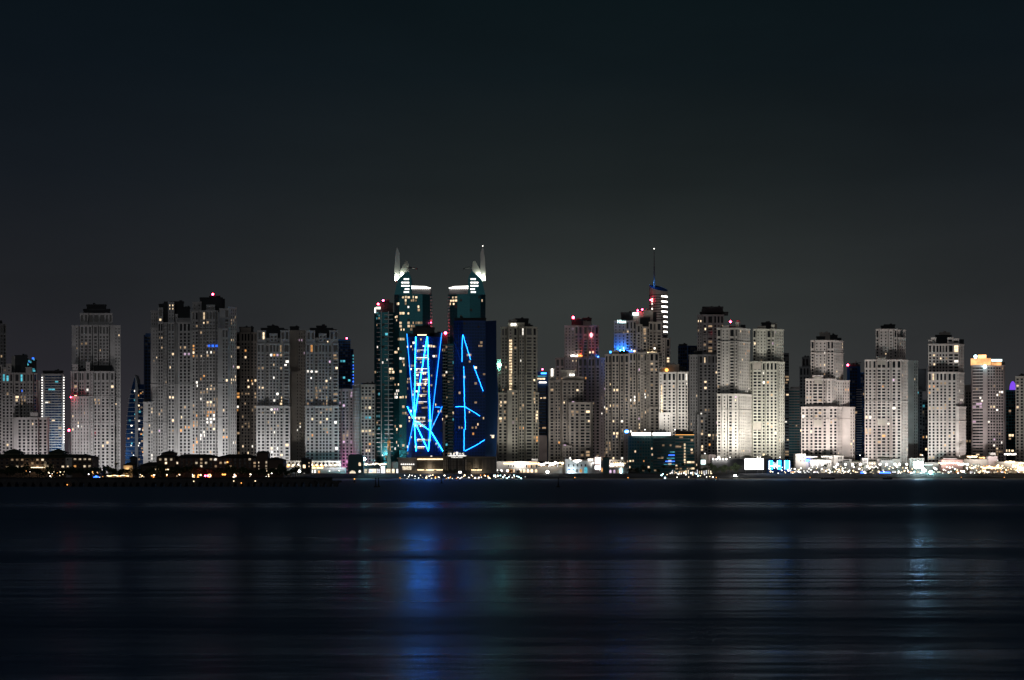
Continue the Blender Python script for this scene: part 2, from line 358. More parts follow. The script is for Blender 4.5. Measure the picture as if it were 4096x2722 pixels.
def tower(label, D, mat, tiers, crown=(), fl=12.6, lit=.10, pal=P1, bands=(), name='apartment_tower', cat='tower', group=G1, thick=24, slot=True, cornice=True, crownmat='dark', trim=None, ground=LZ - .3, cap=100, curtain=.13, cw=.7, dk='g0', rows=1.0):
    H = fl * D / F; wins = []; mb = MB(); cbs = []; fill = filler(lit, pal, curtain, dk, rows)
    xs_ = []
    for ti, (yt, yb, s) in enumerate(tiers):
        pts = parse(s, D, 5 if slot else 0); xs_ += [q[0] for q in pts]
        z1 = Z(yt, D); z0 = ground if yb is None else Z(yb, D)
        for a, c in zip(pts, pts[1:]):
            wall_run(mb, wins, a[:2], c[:2], z0, z1, H, a[2], slot and yt < 1500 and ti < 99 and a[2] in 'pqw', fill)
        a, c = pts[0], pts[-1]
        k = (a[1] + thick) / a[1]; ba = (a[0] * k, a[1] + thick); k = (c[1] + thick) / c[1]; bc = (c[0] * k, c[1] + thick)
        mb.quad((*c[:2], z0), (*bc, z0), (*bc, z1), (*c[:2], z1)); mb.quad((*bc, z0), (*ba, z0), (*ba, z1), (*bc, z1)); mb.quad((*ba, z0), (*a[:2], z0), (*a[:2], z1), (*ba, z1))
        mb.poly([(q[0], q[1], z1) for q in pts] + [(*bc, z1), (*ba, z1)])
        if cornice:
            lines = [(z1 + .5, 1.4)] + [(Z(y, D), .8) for y in bands if z0 + 3 < Z(y, D) < z1 - 3]
            for zz, hh in lines:
                cb = MB(); cbs.append(cb)
                for a, c in zip(pts, pts[1:]):
                    L = hypot(c[0] - a[0], c[1] - a[1])
                    if L < .05: continue
                    tx, ty = (c[0] - a[0]) / L, (c[1] - a[1]) / L; nx, ny = ty * cw, -tx * cw
                    cb.prism([(a[0] + nx - tx * .3, a[1] + ny - ty * .3), (c[0] + nx + tx * .3, c[1] + ny + ty * .3), (c[0], c[1] + .02), (a[0], a[1] + .02)], zz - hh, zz)
    root = thing(name, label, cat, ((min(xs_) + max(xs_)) / 2, D, ground), group)
    mb.build('wall', mat, root); LAST.append(root.name)
    for cb in cbs: cb.build('cornice', trim or mat, root)
    for cr in crown:                                  # (px0, px1, ytop, ybot, off, depth[, mat])
        b = MB(); d = D + cr[4]
        k = (d + cr[5]) / d; x0, x1 = X(cr[0], d), X(cr[1], d); zt, zb = Z(cr[2], d), Z(cr[3], d)
        pts = [(x0, d), (x1, d), (x1 * k, d + cr[5]), (x0 * k, d + cr[5])]
        b.prism(pts, zb - .5, zt)
        if x1 - x0 > 9:
            b.prism([(x0 - .5, d - .5), (x1 + .5, d - .5), (x1 * k + .5, d + cr[5] + .5), (x0 * k - .5, d + cr[5] + .5)], zt - 1.1, zt - .3)
            for q in range(2): 
                u = R.uniform(.15, .8); b.box(x0 + (x1 - x0) * u, x0 + (x1 - x0) * u + 2, d + 3, d + 5, zt, zt + R.uniform(.8, 2.2))
        b.build('rooftop_block', cr[6] if len(cr) > 6 else crownmat, root)
    place_windows(root, wins, cap)
    return root
def part_box(root, name, mat, px0, px1, y0, y1, d, th=1.0):
    b = MB(); b.box(X(px0, d), X(px1, d), d, d + th, Z(y1, d), Z(y0, d)); return b.build(name, mat, root)
def red_light(root, px, py, d, r=1.5):
    r *= .68
    b = MB(); c = (X(px, d), d, Z(py, d)); b.ball(c, r); o = b.build('warning_light', 'lampr', root)
    b = MB(); b.tube((c[0], c[1], c[2] - 4), (c[0], c[1], c[2] - r), .15); b.build('light_post', 'black', o).location = (0, 0, 0)
    return o

# ---- from the left edge of the photograph to the right
tower('narrow pale tower cut by the left edge, rising behind the blue-topped white tower', 1880, 'dim', [(1297, None, '-60:0:p 14:0:n 14:2:w 25:2')], [(-50, 8, 1286, 1297, 4, 15)], fl=13.5, lit=.06)
t = tower('white tower with blue-lit glass crown and a lower block before it, far left', 1770, 'cream', [(1492, None, '8:2:p 52:2:n 56:4:p 80:4:n 80:7:q 104:7:n 106:5:p 132:5:n 134:8:q 148:12'),
    (1521, None, '148:16:n 160:16'), (1457, 1492, '25:1:s 46:1'), (1470, 1492, '12:1:s 25:1'), (1470, 1492, '103:3:n 128:3'), (1673, None, '55:-6:n 70:-8:p 122:-8:n 122:-10:p 152:-10:n 152:-8:p 190:-8:n 197:0'), (1654, 1673, '122:-9.6:n 152:-9.6'), (1462, None, '-40:0:p 8:0')],
    [(60, 110, 1421, 1492, 8, 14), (88, 146, 1440, 1492, 14, 9), (46, 66, 1424, 1492, 12, 8, 'cream')], fl=12.8, lit=.10, pal=PB, bands=(1574, 1676))
for k in range(16):
    part_box(t, 'blue_light_panel', ['tealw', 'bluew', 'tealw'][k % 3], *(lambda x, y: (x, x + R.uniform(4, 10), y, y + R.uniform(3, 9)))(R.uniform(84, 138), R.uniform(1428, 1482)), 1770 + 13.4, .4)
# slab with lamps along both edges
t = tower('blue-banded slab with a string of white lamps down both edges', 1860, 'grey', [(1497, None, '165:3:n 166:0:n 178:0:n 180:2:r 246:2:n 248:0:n 258:0')], [(172, 252, 1483, 1497, 4, 12)], fl=10.3, lit=.06, dk='bluegl', name='slab_tower', slot=False, pal=PB)
for px in (168, 255):
    for k in range(26): part_box(t, 'edge_lamp', 'sign', px - 1.8, px + 1.8, 1509.5 + 10.35 * k + R.uniform(-1, 1), 1512.5 + 10.35 * k, 1859.2, .5)
t = tower('tall stepped grey tower with dark crown and broad lower wing, standing free of its neighbours', 1800, 'grey', [(1299, None, '287:12:n 300:12:s 314:12:n 318:12:p 320:10:p 368:10:n 372:9:p 392:9:n 396:10:p 436:10:n 440:12:n 458:12:s 482:14'),
    (1250, 1299, '320:13:p 336:13:n 336:12:q 352:12:n 352:14:w 420:14:n 420:13:p 450:13'),
    (1487, None, '283:2:p 290:2:n 292:0:p 312:0:n 316:3:q 336:3:n 342:0:p 360:0:n 362:-1:s 372:-1:n 374:2:p 402:2:n 404:1:p 438:1:n 440:3:p 458:3:n 462:8'),
    (1459, 1487, '290:0:s 312:0'), (1451, 1487, '344:-.8:s 360:-.8'), (1588, None, '283:-3:n 286:-4:t 318:-4:n 320:-3:t 355:-3')],
    [(347, 425, 1218, 1250, 17, 14), (334, 440, 1236, 1250, 15, 16), (312, 340, 1473, 1487, 4, 10), (374, 448, 1462, 1487, 8, 8)], fl=13.2, lit=.12, bands=(1585, 1692))
red_light(t, 283, 1590, 1790, 1.2)
b = MB(); d = 1750
root = thing('light_mast', 'slim lattice mast with a red lamp beside the free-standing stepped tower', 'mast', (X(276, d), d, LZ))
b.tube((X(276, d), d, LZ), (X(276, d), d, Z(1726, d)), .5, .3); b.build('mast_pole', 'metal', root)
b = MB(); b.ball((X(275.5, d), d, Z(1722, d)), 1.3); b.build('red_lamp', 'lampr', root)
# sail shaped glass tower
d = 1950
root = thing('sail_tower', 'small sail-shaped glass tower with a white fin, in the left skyline gap', 'tower', (X(540, d), d, LZ), G2)
cur = [(500, 1880), (503, 1790), (506, 1720), (511, 1650), (519, 1590), (528, 1545), (541, 1502)]
b = MB(); b.plate([(X(x, d), Z(y, d)) for x, y in cur] + [(X(548, d), Z(1552, d)), (X(548, d), Z(1880, d))], d, d + 20); b.build('wall', 'bluegl', root)
b = MB(); b.plate([(X(x, d), Z(y, d)) for x, y in ((541, 1880), (541, 1500), (548, 1518), (553, 1552), (553, 1880))], d - 1.5, d + 16); b.build('fin', 'grey', root)
b = MB(); b.box(X(553, d), X(582, d), d + 1, d + 20, LZ, Z(1538, d)); b.build('side_block', 'navygl', root)
for k in range(18):
    y = 1560 + 17.5 * k; xl = [c[0] for c in cur if c[1] >= y][-1]
    b = MB(); b.box(X(xl - 1, d), X(582, d), d - .8, d, Z(y, d) - .35, Z(y, d) + .35); b.build('floor_band', 'grey', root)
wn = [((X(R.uniform(512 if y > 1650 else 530, 578), d), d - .6, Z(y + R.uniform(3, 8), d)), 2.6, 2.2, 0, R.choice(['warm', 'wdim', 'tealw', 'wht', 'amber'])) for y in range(1565, 1860, 9) for q in range(2) if R.random() < .55]
place_windows(root, wn)
tower('dark glass tower with a rounded shoulder, half hidden behind the left twin block', 1900, 'navygl', [(1340, None, '575:3:n 579:0:g 603:0:g 612:2'), (1333, 1340, '582:3:n 603:3')], [], fl=13, lit=.02, name='glass_tower', group=G2, slot=False, cornice=False, pal=PB, curtain=.05)
tower('big grey block with many vertical bays, left half of the tallest grey pair', 1780, 'grey', [
    (1310, None, '603:10:n 610:8:s 632:8'), (1290, None, '632:2:q 652:1:n 652:5:t 668:5:n 672:1:q 698:1:n 698:6:n 708:6:n 710:2:s 716:2:p 763:0'),
    (1240, 1310, '604:12:t 632:12'), (1232, 1290, '633:2.4:q 652:2.4'), (1209, 1290, '673:2.4:s 697:2.4'), (1258, 1290, '702:3:s 711:3'), (1273, 1290, '712:4:p 761:4'),
    (1610, None, '573:-2:n 590:-2:p 603:-2:n 603:0:t 612:0')],
    [(655, 672, 1207, 1290, 8, 12), (636, 668, 1216, 1290, 9, 12), (678, 735, 1206, 1290, 12, 12), (700, 760, 1228, 1290, 10, 14), (574, 596, 1596, 1610, 2, 8)], fl=13.3, lit=.10, bands=(1535, 1690))
t = tower('big grey block with blue-lit windows, right half of the tallest grey pair', 1775, 'grey', [
    (1243, None, '763:6:n 768:6:p 780:6:p 794:5:n 798:4:p 822:4:n 824:1:q 862:1:n 864:4:p 872:4'),
    (1316, None, '871:-2:n 888:-2:p 913:-2'), (1235, 1316, '878:2:n 896:2:p 918:2'), (1207, 1243, '770:7:s 806:7'), (1221, 1243, '826:1.6:w 860:1.6'), (1226, None, '913:6:n 922:8:t 946:14')],
    [(800, 890, 1190, 1243, 9, 14), (838, 880, 1184, 1243, 11, 10), (872, 900, 1196, 1243, 12, 10)], fl=13.3, lit=.22, bands=(1318, 1535, 1670))
red_light(t, 851, 1178, 1786, 1.9)
for px in (836, 851, 866): part_box(t, 'blue_window', 'bluew', px - 4.5, px + 4.5, 1380, 1388, 1775.2, .4)
tower('dim brown tower with amber windows, left of the dark-topped twin blocks', 1850, 'brown', [(1330, None, '943:4:p 962:4:n 964:1:q 1000:1:n 1002:4:p 1028:4'), (1312, 1330, '962:2:s 1004:2')], [(958, 1014, 1308, 1330, 8, 12)], fl=13.2, lit=.26, pal=dict(warm=3, wdim=6, amber=2, pinkw=1, wht=1), bands=(1495, 1690), curtain=.3)
def dark_top(label, x0, lit):
    x = lambda q: str(x0 + q)
    return tower(label, 1770, 'grey', [
        (1626, None, f'{x(-2)}:2:n {x(2)}:0:p {x(34)}:0:n {x(36)}:1:p {x(54)}:1:n {x(54)}:-.5:q {x(92)}:-.5:n {x(92)}:1:p {x(108)}:1:n {x(110)}:0:p {x(134)}:0'),
        (1374, 1626, f'{x(2)}:5:p {x(32)}:5:n {x(34)}:7:p {x(52)}:7:n {x(52)}:4:q {x(90)}:4:n {x(90)}:7:p {x(106)}:7:n {x(108)}:5:w {x(132)}:5'),
        (1323, 1374, f'{x(4)}:5:p {x(38)}:5'), (1335, 1374, f'{x(53)}:4:q {x(84)}:4'), (1322, 1374, f'{x(96)}:5:p {x(131)}:5'), (1352, 1374, f'{x(38)}:8:s {x(96)}:8')],
        [(x0 + 18, x0 + 110, 1312, 1374, 12, 12), (x0 + 44, x0 + 84, 1303, 1374, 14, 10), (x0 + 108, x0 + 126, 1318, 1374, 14, 10)], fl=13, lit=lit, bands=(1655,))
dark_top('grey block with dark recessed upper half, left of the twin blocks over the arcade', 1026, .16)
dark_top('grey block with dark recessed upper half, right of the twin blocks over the arcade', 1222, .2)
tower('narrow beige stair tower wedged between the two dark-topped twin blocks', 1815, 'beige', [(1322, None, '1158:6:n 1190:4:n 1192:4:t 1222:4'), (1488, None, '1166:0:n 1184:0:s 1206:0')], [(1160, 1196, 1306, 1322, 8, 10)], fl=13, lit=.08)
t = tower('dark blue glass tower with stepped right edge above the pink-lit block', 1880, 'bluegl', [(1358, None, '1350:0:g 1402:0'), (1396, None, '1402:2:g 1414:4')], [], fl=11, lit=.10, pal=PB, name='glass_tower', group=G2, slot=False, cornice=False)
red_light(t, 1387, 1354, 1881)
for k in range(14): part_box(t, 'blue_light_panel', R.choice(['bluew', 'tealw']), 1411, 1415, 1420 + 13 * k, 1426 + 13 * k, 1881.5, .5)
tower('short rose block with pink-washed lower floors, beside the block with curved balconies', 1800, 'rose', [(1558, None, '1352:3:p 1366:3:n 1368:0:q 1396:0:n 1398:3:p 1412:3')], [(1376, 1398, 1550, 1558, 5, 8)], fl=13.2, lit=.2, pal=dict(wdim=3, pinkw=5, warm=2, wht=1), bands=(1640,))
t = tower('mid-height block with curved balconies on its left and a grid of warm windows', 1795, 'beige', [(1540, None, '1410:5:n 1416:2:n 1424:0:n 1436:0:n 1442:2:n 1444:1:q 1500:1:n 1504:4')], [(1446, 1500, 1533, 1540, 5, 12)], fl=13.2, lit=.22, pal=dict(warm=5, wdim=4, amber=1, tealw=1))
for k in range(23):
    b = MB(); z = Z(1556 + 12.9 * k, 1795); b.prism([(X(1410, 1797), 1796.5), (X(1416, 1794), 1794.2), (X(1424, 1792), 1792.6), (X(1436, 1792), 1792.6), (X(1441, 1795), 1795), (X(1441, 1799), 1799), (X(1410, 1801), 1801)], z - .7, z + .6); b.build('balcony', 'grey', t)
# slim balcony tower with red lit roof
t = tower('slim dark tower with thin balconies, white corner panel and two red roof lamps', 1860, 'tealgl', [(1250, None, '1497:3:g 1520:0:g 1524:0:n 1527:0:g 1552:0:n 1555:0:g 1578:3')], [(1520, 1572, 1212, 1250, 4, 14), (1528, 1556, 1204, 1250, 6, 10)], fl=12.6, lit=.13, dk='tealgl', pal=dict(warm=2, wdim=3, tealw=3, wht=1), name='glass_tower', group=G2, slot=False, cornice=False)
part_box(t, 'corner_panel', 'sign', 1498, 1503, 1232, 1252, 1858.6, 1); part_box(t, 'corner_panel', 'wht', 1504, 1522, 1228, 1238, 1857.8, 1)
for px in (1525.5, 1553.5): part_box(t, 'pilaster', 'grey', px - 1.6, px + 1.6, 1246, 1850, 1859.2, .7)
def shelf(root, mat, px0, px1, d0, d1, z0, z1):
    b = MB(); d = (d0 + d1) / 2; b.box(X(px0, d), X(px1, d), d0, d1, z0, z1); return b.build('balcony', mat, root)
for k in range(33):
    y = 1262 + 17.6 * k
    for a, c in ((1507, 1521), (1538, 1552), (1556, 1572)): shelf(t, 'grey', a, c, 1858.3, 1860.2, Z(y, 1859), Z(y, 1859) + 1.1)
red_light(t, 1513, 1217, 1861, 2); red_light(t, 1533, 1203, 1866, 2)
exec_towers = True
# ---- the pair of tall glass towers with fins
def twin(label, mir, lit):
    D = 1850; mx_ = (lambda x: x) if not mir else (lambda x: 3519 - x)
    def pts(l):
        q = [(mx_(a), o, s) for a, o, s in l]
        if mir:
            q = q[::-1]; st = [t[2] for t in l]; q = [(q[i][0], q[i][1], st[len(l) - 2 - i] if i < len(l) - 1 else 'n') for i in range(len(l))]
        return ' '.join(f'{a}:{o}:{s}' for a, o, s in q)
    body = [(1577, 6, 'g'), (1597, 1, 'g'), (1640, 0, 'g'), (1690, 0, 'g'), (1722, 4, 'n'), (1728, 5, 'n')]
    t = tower(label, D, 'tealgl', [(1177, None, pts(body))], [], fl=12.9, lit=lit, dk='tealgl', rows=2.2, pal=dict(warm=6, wdim=2, wht=1), name='glass_tower', group=G2, slot=False, cornice=False, curtain=.03, thick=34)
    def pl(l): return [(X(mx_(a), D), Z(y, D)) for a, y in l]
    def plate(name, mat, l, y0, y1):
        b = MB(); b.plate(pl(l), D + y0, D + y1); return b.build(name, mat, t)
    plate('parapet', 'dim', [(1636, 1177.5), (1636, 1148), (1722, 1152), (1722, 1177.5)], -.3, 20)
    plate('roof_rim', 'sign', [(1645, 1148), (1645, 1145), (1700, 1147), (1724, 1153), (1722, 1155)], -2.5, -1)
    for k in range(9): plate('rim_lamp', 'lampw', [(1646 + 8.2 * k, 1156.5), (1646 + 8.2 * k, 1151), (1650.5 + 8.2 * k, 1151), (1650.5 + 8.2 * k, 1156.5)], -1.2, -.6)
    plate('shoulder', 'tealgl', [(1578, 1180), (1591, 1122), (1606, 1106), (1631, 1084), (1640, 1100), (1646, 1118), (1647, 1180)], -1.5, 14)
    plate('fin', 'white', [(1577, 1124), (1577.3, 1080), (1580, 1032), (1585, 998), (1588, 986), (1592, 998), (1597, 1010), (1598, 1075), (1596.5, 1120), (1590, 1124)], 2, 6)
    plate('inner_fin', 'cream', [(1594, 1112), (1595, 1080), (1608, 1058), (1620, 1037), (1628, 1040), (1631, 1052), (1631, 1088), (1612, 1106)], 15, 19)
    b = MB(); c = pl([(1638, 1064)])[0]; e = pl([(1667, 1070)])[0]; e2 = pl([(1664, 1076)])[0]
    b.tube((c[0], D + 17, c[1]), (e[0], D + 15, e[1]), 1.0); b.tube((e[0], D + 15, e[1] + 1), (e2[0], D + 15, e2[1]), .6); b.tube((pl([(1626, 1062)])[0][0], D + 17, c[1]), (c[0], D + 17, c[1]), 1.6)
    b.build('crane_arm', 'metal', t)
    for y, xa, xb in ((1118, 1616, 1636), (1132, 1606, 1638), (1145, 1606, 1638), (1158, 1620, 1637), (1170, 1616, 1636)):
        x = xa
        while x < xb - 3:
            ww = R.choice([4, 6, 8]); plate('lit_opening', 'sign', [(x, y + 2.6), (x, y - 2.6), (min(x + ww, xb), y - 2.6), (min(x + ww, xb), y + 2.6)], -2.1, -1.6); x += ww + 1.5
    for k in range(50): plate('corner_pier', 'grey', [(1720, 1192 + 13 * k), (1720, 1184 + 13 * k), (1728, 1184 + 13 * k), (1728, 1192 + 13 * k)], 3, 5.5)
    for q in ((1584, 1120), (1604, 1102)):
        c = pl([q])[0]; light('fin_uplight', 'POINT', (c[0], D - 1.5 if q[0] < 1590 else D + 13.2, c[1] + 2), 4800, (.92, 1, .80), t, .5)
    return t
t = twin('tall glass tower with rows of lit windows and a white fin on its left shoulder', False, .22)
red_light(t, 1724, 1291, 1850, 1)
t = twin('tall mostly unlit glass tower with a white fin on its right shoulder', True, .06)
b = MB(); b.ball((X(1931, 1850), 1852, Z(984, 1850)), .6); b.build('tip_lamp', 'lampw', t)
# balcony tower filling the slot between the two neon towers
t = tower('narrow balcony tower with dark red roof, between the two neon-lined towers', 1835, 'tealgl', [(1376, None, '1764:2:g 1790:0:g 1818:0')], [(1766, 1790, 1336, 1376, 2, 12)], fl=12.6, lit=.12, pal=dict(warm=3, wdim=3, tealw=2, wht=1), name='glass_tower', group=G2, slot=False, cornice=False)
for k in range(36):
    y = 1384 + 12.7 * k; shelf(t, 'beige', 1771, 1788, 1833, 1835.2, Z(y, 1834), Z(y, 1834) + 1.0); shelf(t, 'beige', 1792, 1811, 1832.5, 1835.2, Z(y + 5, 1834), Z(y + 5, 1834) + 1.3)
part_box(t, 'pink_pier', 'pink', 1771, 1780, 1672, 1830, 1832, 2)
red_light(t, 1782, 1333, 1834, 2.6)
# ---- neon lined hotel tower and the glass one mirroring its lines
def dep(px, poly):
    for (a, o), (c, q) in zip(poly, poly[1:]):
        if a <= px <= c: return o + (q - o) * (px - a) / (c - a)
    return poly[0][1] if px < poly[0][0] else poly[-1][1]
def led(root, D, poly, line, mat, wob=0, r=.26):
    b = MB(); prev = None
    for (xa, ya), (xb, yb) in zip(line, line[1:]):
        n = max(2, int(hypot(xb - xa, yb - ya) / (7 if wob else 14)))
        for k in range(n + 1):
            u = k / n; px, py = xa + (xb - xa) * u, ya + (yb - ya) * u
            if wob and 0 < k < n: px += R.uniform(-wob, wob); py += R.uniform(-wob, wob)
            d = D + dep(px, poly) - 1.3; q = (X(px, d), d, Z(py, d))
            if prev and prev != q: b.tube(prev, q, r, n=5)
            prev = q
    return b.build('neon_or_mirrored_line', mat, root)
D = 1735; LP = [(1626, 10), (1662, 0), (1711, 0), (1769, 12)]
t = tower('blue glass hotel tower criss-crossed by straight neon lines', D, 'ledgl', [(1346, None, '1626:10:g 1662:0:r 1711:0:g 1769:12')], [(1652, 1738, 1310, 1346, 12, 12), (1664, 1720, 1304, 1346, 14, 8), (1630, 1662, 1336, 1346, 11, 6), (1716, 1766, 1331, 1346, 12, 5)], fl=13, lit=.20, pal=dict(warm=4, wdim=5, wht=1.2), name='hotel_tower', group='neon-lined hotel towers', dk='ledgl', slot=False, cornice=False, curtain=.02)
part_box(t, 'roof_light_bar', 'lampy', 1670, 1706, 1339, 1342.5, D - .6, .5)
for y, xa, xb in ((1400, 1667, 1708), (1430, 1665, 1709), (1475, 1663, 1709), (1489, 1663, 1710), (1518, 1690, 1711), (1533, 1663, 1710), (1578, 1674, 1706), (1607, 1673, 1707), (1669, 1659, 1701), (1685, 1658, 1701), (1699, 1658, 1702), (1757, 1668, 1700), (1787, 1669, 1700)):
    o = part_box(t, 'balcony', 'wht', xa, xb, y, y + 1.6, D - 1.2, 1.1)
    n = int((xb - xa) / 7)
    for k in range(n):
        if R.random() < .8: part_box(o, 'lit_opening', R.choice(['wdim', 'wdim', 'warm']), xa + 7 * k + .6, xa + 7 * k + 6.2, y + 2.4, y + 9.5, D - .3, .2)
for q, m_ in (([(1627.6, 1336), (1655, 1672)], 'led2'), ([(1663, 1348), (1656, 1679), (1664.4, 1805)], 'led'), ([(1708.5, 1348), (1657, 1676)], 'led'), ([(1709.6, 1348), (1722, 1724), (1713.7, 1805)], 'led'), ([(1767, 1333), (1722, 1724)], 'led2'),
              ([(1629, 1627), (1656, 1681)], 'led'), ([(1656, 1681), (1713.7, 1805)], 'led'), ([(1656, 1681), (1722, 1724), (1771.6, 1805)], 'led'), ([(1769, 1627), (1722, 1724)], 'led2'), ([(1655, 1681), (1630, 1805)], 'led2'), ([(1741, 1629), (1761, 1630)], 'led2')):
    led(t, D, LP, q, m_)
D = 1740; RP = [(1815, 4), (1852, 0), (1942, 2), (1990, 16)]
t = tower('blue mirror-glass hotel tower with broken wavy neon lines and a dark right flank', D, 'ledgl', [(1283, None, '1815:4:g 1852:0:g 1942:2')], [(1818, 1944, 1272, 1283, 3, 10)], fl=12.6, lit=.05, pal=dict(warm=3, wdim=5, amber=.5), name='hotel_tower', group='neon-lined hotel towers', dk='navygl', slot=False, cornice=False, curtain=.02, thick=16)
b = MB(); l = [(1942, 1285), (1985, 1283), (1986, 1450), (1994, 1610), (1989, 1720), (1984, 1840), (1942, 1840)]
i = [(X(x, D + (2.2 if x < 1950 else 14)), D + (2.2 if x < 1950 else 14), Z(y, D + (2.2 if x < 1950 else 14))) for x, y in l]
b.poly(i); b.poly([(a, q + 12, z) for a, q, z in i])
for k in range(7): j = (k + 1) % 7; b.quad(i[k], i[j], (i[j][0], i[j][1] + 12, i[j][2]), (i[k][0], i[k][1] + 12, i[k][2]))
b.build('flank', 'navygl', t)
for q, m_ in (([(1851.5, 1340), (1847.4, 1395), (1848.7, 1403), (1848, 1448)], 'led_mirrored'), ([(1855, 1467), (1858.4, 1627), (1862, 1720)], 'led_mirrored'), ([(1856.7, 1717), (1856, 1805)], 'led_mirrored'), ([(1851.5, 1340), (1882.5, 1440)], 'led_mirrored'), ([(1894.6, 1464), (1932.5, 1565)], 'led_mirrored'),
              ([(1822, 1628), (1858, 1627), (1920, 1665)], 'led_mirrored'), ([(1860, 1805), (1913.5, 1777), (1939, 1760)], 'led_mirrored')): led(t, D, RP, q, m_, .8)  # reflections of the left tower's neon, drawn as glowing wavy tubes
for q in ([(1817, 1370), (1856, 1480)], [(1820, 1670), (1940, 1668)], [(1820, 1678), (1939, 1800)]): led(t, D, RP, q, 'ledgl', 0, .3)  # fainter mirrored lines, modelled as thin glass tubes
o = part_box(t, 'balcony', 'wht', 1936, 1978, 1741, 1743, D + 7, 1.2); part_box(o, 'lit_opening', 'warm', 1958, 1976, 1744.5, 1753, D + 8.6, .4)
# hotel podium with sign
D = 1705
root = thing('hotel_podium', 'long low hotel podium with lit fins under the neon-lined towers', 'podium', (X(1790, D), D, LZ))
b = MB(); b.box(X(1668, D), X(1985, D), D + 1.5, D + 24, LZ - .3, Z(1828, D)); b.build('wall', 'slate', root)
b = MB(); b.box(X(1592, D), X(1668, D), D + 2, D + 22, LZ - .3, Z(1836, D)); b.build('side_wing', 'dim', root)
part_box(root, 'fascia', 'fascia', 1664, 1984, 1827, 1835, D, 2); part_box(root, 'canopy', 'grey', 1588, 1664, 1831, 1837, D - 1, 4)
for k in range(20):
    x = 1671 + 5.1 * k; o = part_box(root, 'fin', 'fascia', x, x + 1.6, 1841, 1878, D - .4, 1.6)
    part_box(o, 'fin_lamp', 'lampy', x - .8, x + 2.6, 1835.6, 1840, D - 1.2, .8); part_box(o, 'fin_lamp', 'lampy', x - .8, x + 2.6, 1878.6, 1882.4, D - 1.2, .8)
for a, c in ((1771, 1792), (1797, 1824), (1830, 1855), (1860, 1884)):
    o = part_box(root, 'glazed_bay', 'g0', a, c, 1837, 1897, D + .2, .6)
    for k in range(int((c - a) / 3)):
        u = a + 1 + 3 * k; part_box(o, 'curtain', R.choice(['g1', 'g1', 'dim']), u, u + 2, 1838, 1882, D - .1, .25)
    for y in (1848, 1863): part_box(o, 'mullion', 'black', a, c, y, y + .9, D - .5, .3)
for a in (1793.5, 1826, 1856.5): part_box(root, 'column', 'black', a - 1.6, a + 1.6, 1836, 1897, D - 1, 2)
for k in range(18):
    x = 1887 + 5.4 * k; o = part_box(root, 'fin', 'fascia' if k < 8 else 'dim', x, x + 1.5, 1838, 1880, D - .4, 1.4)
    if k < 8: part_box(o, 'fin_lamp', 'lampy', x - 1, x + 2.4, 1879, 1882.5, D - 1.3, .8)
for k in range(7): part_box(root, 'fin_lamp', 'lampw', 1604 + 8 * k, 1608 + 8 * k, 1857, 1859, D + 1.2, .6)
part_box(root, 'lit_opening', 'shop', 1610, 1645, 1866, 1880, D + 1.4, .5); part_box(root, 'lit_opening', 'sign', 1834, 1846, 1886, 1894, D - .8, .5)
light('podium_lamp', 'POINT', (X(1720, D), D - 7, Z(1884, D)), 8000, (1, .75, .45), root, .5); light('podium_lamp', 'POINT', (X(1905, D), D - 6, Z(1884, D)), 4000, (1, .75, .45), root, .5)
def text(s, name, mat, px0, px1, y0, y1, d, parent, th=.35):
    cu = bpy.data.curves.new(name, 'FONT'); cu.body = s; cu.extrude = .04; cu.offset = .012
    o = bpy.data.objects.new(name, cu); C.objects.link(o); bpy.context.view_layer.update()
    me = bpy.data.meshes.new_from_object(o.evaluated_get(bpy.context.evaluated_depsgraph_get())); bpy.data.objects.remove(o)
    vs = [v.co.copy() for v in me.vertices]; ax, bx = min(v.x for v in vs), max(v.x for v in vs); ay, by = min(v.y for v in vs), max(v.y for v in vs)
    for v, c in zip(me.vertices, vs):
        u, q = (c.x - ax) / (bx - ax), (c.y - ay) / (by - ay)
        v.co = (X(px0 + (px1 - px0) * u, d), d - th * (1 if c.z > 0 else 0), Z(y1 + (y0 - y1) * q, d))
    me.materials.clear(); me.materials.append(M[mat]); me.update()
    o = bpy.data.objects.new(name, me); C.objects.link(o); o.parent = parent
    o.location = (0, 0, 0) if parent.parent else tuple(-k for k in parent.location); return o
d = D - .6
sg = thing('roof_sign', 'white lit sign reading RIXOS PREMIUM DUBAI with fan emblem, on the podium fascia', 'sign', (X(1828, d), d, Z(1835, d)))
for ch, a, c in (('R', 1800, 1809), ('I', 1813.5, 1818), ('O', 1835, 1845), ('S', 1848.5, 1856.5)): text(ch, 'letter', 'letter', a, c, 1812.5, 1822.3, d, sg)
zz = lambda l: [(X(1760 + a / 14.75, d), Z(1780 + c / 14.75, d)) for a, c in l]
b = MB(); b.plate(zz([(1000, 410), (1092, 462), (1035, 565), (1075, 622), (1400, 618), (1580, 645), (1480, 682), (1055, 685), (1000, 610), (945, 682), (540, 682), (425, 648), (600, 622), (925, 622), (965, 565), (905, 462)]), d - .5, d - .1); b.build('emblem', 'letter', sg)
text('PREMIUM DUBAI', 'letters', 'letter', 1805, 1851, 1828.2, 1832.6, d, sg)
b = MB(); b.box(X(1795, d), X(1862, d), d, d + .3, Z(1834, d), Z(1823, d)); b.build('sign_frame', 'black', sg)

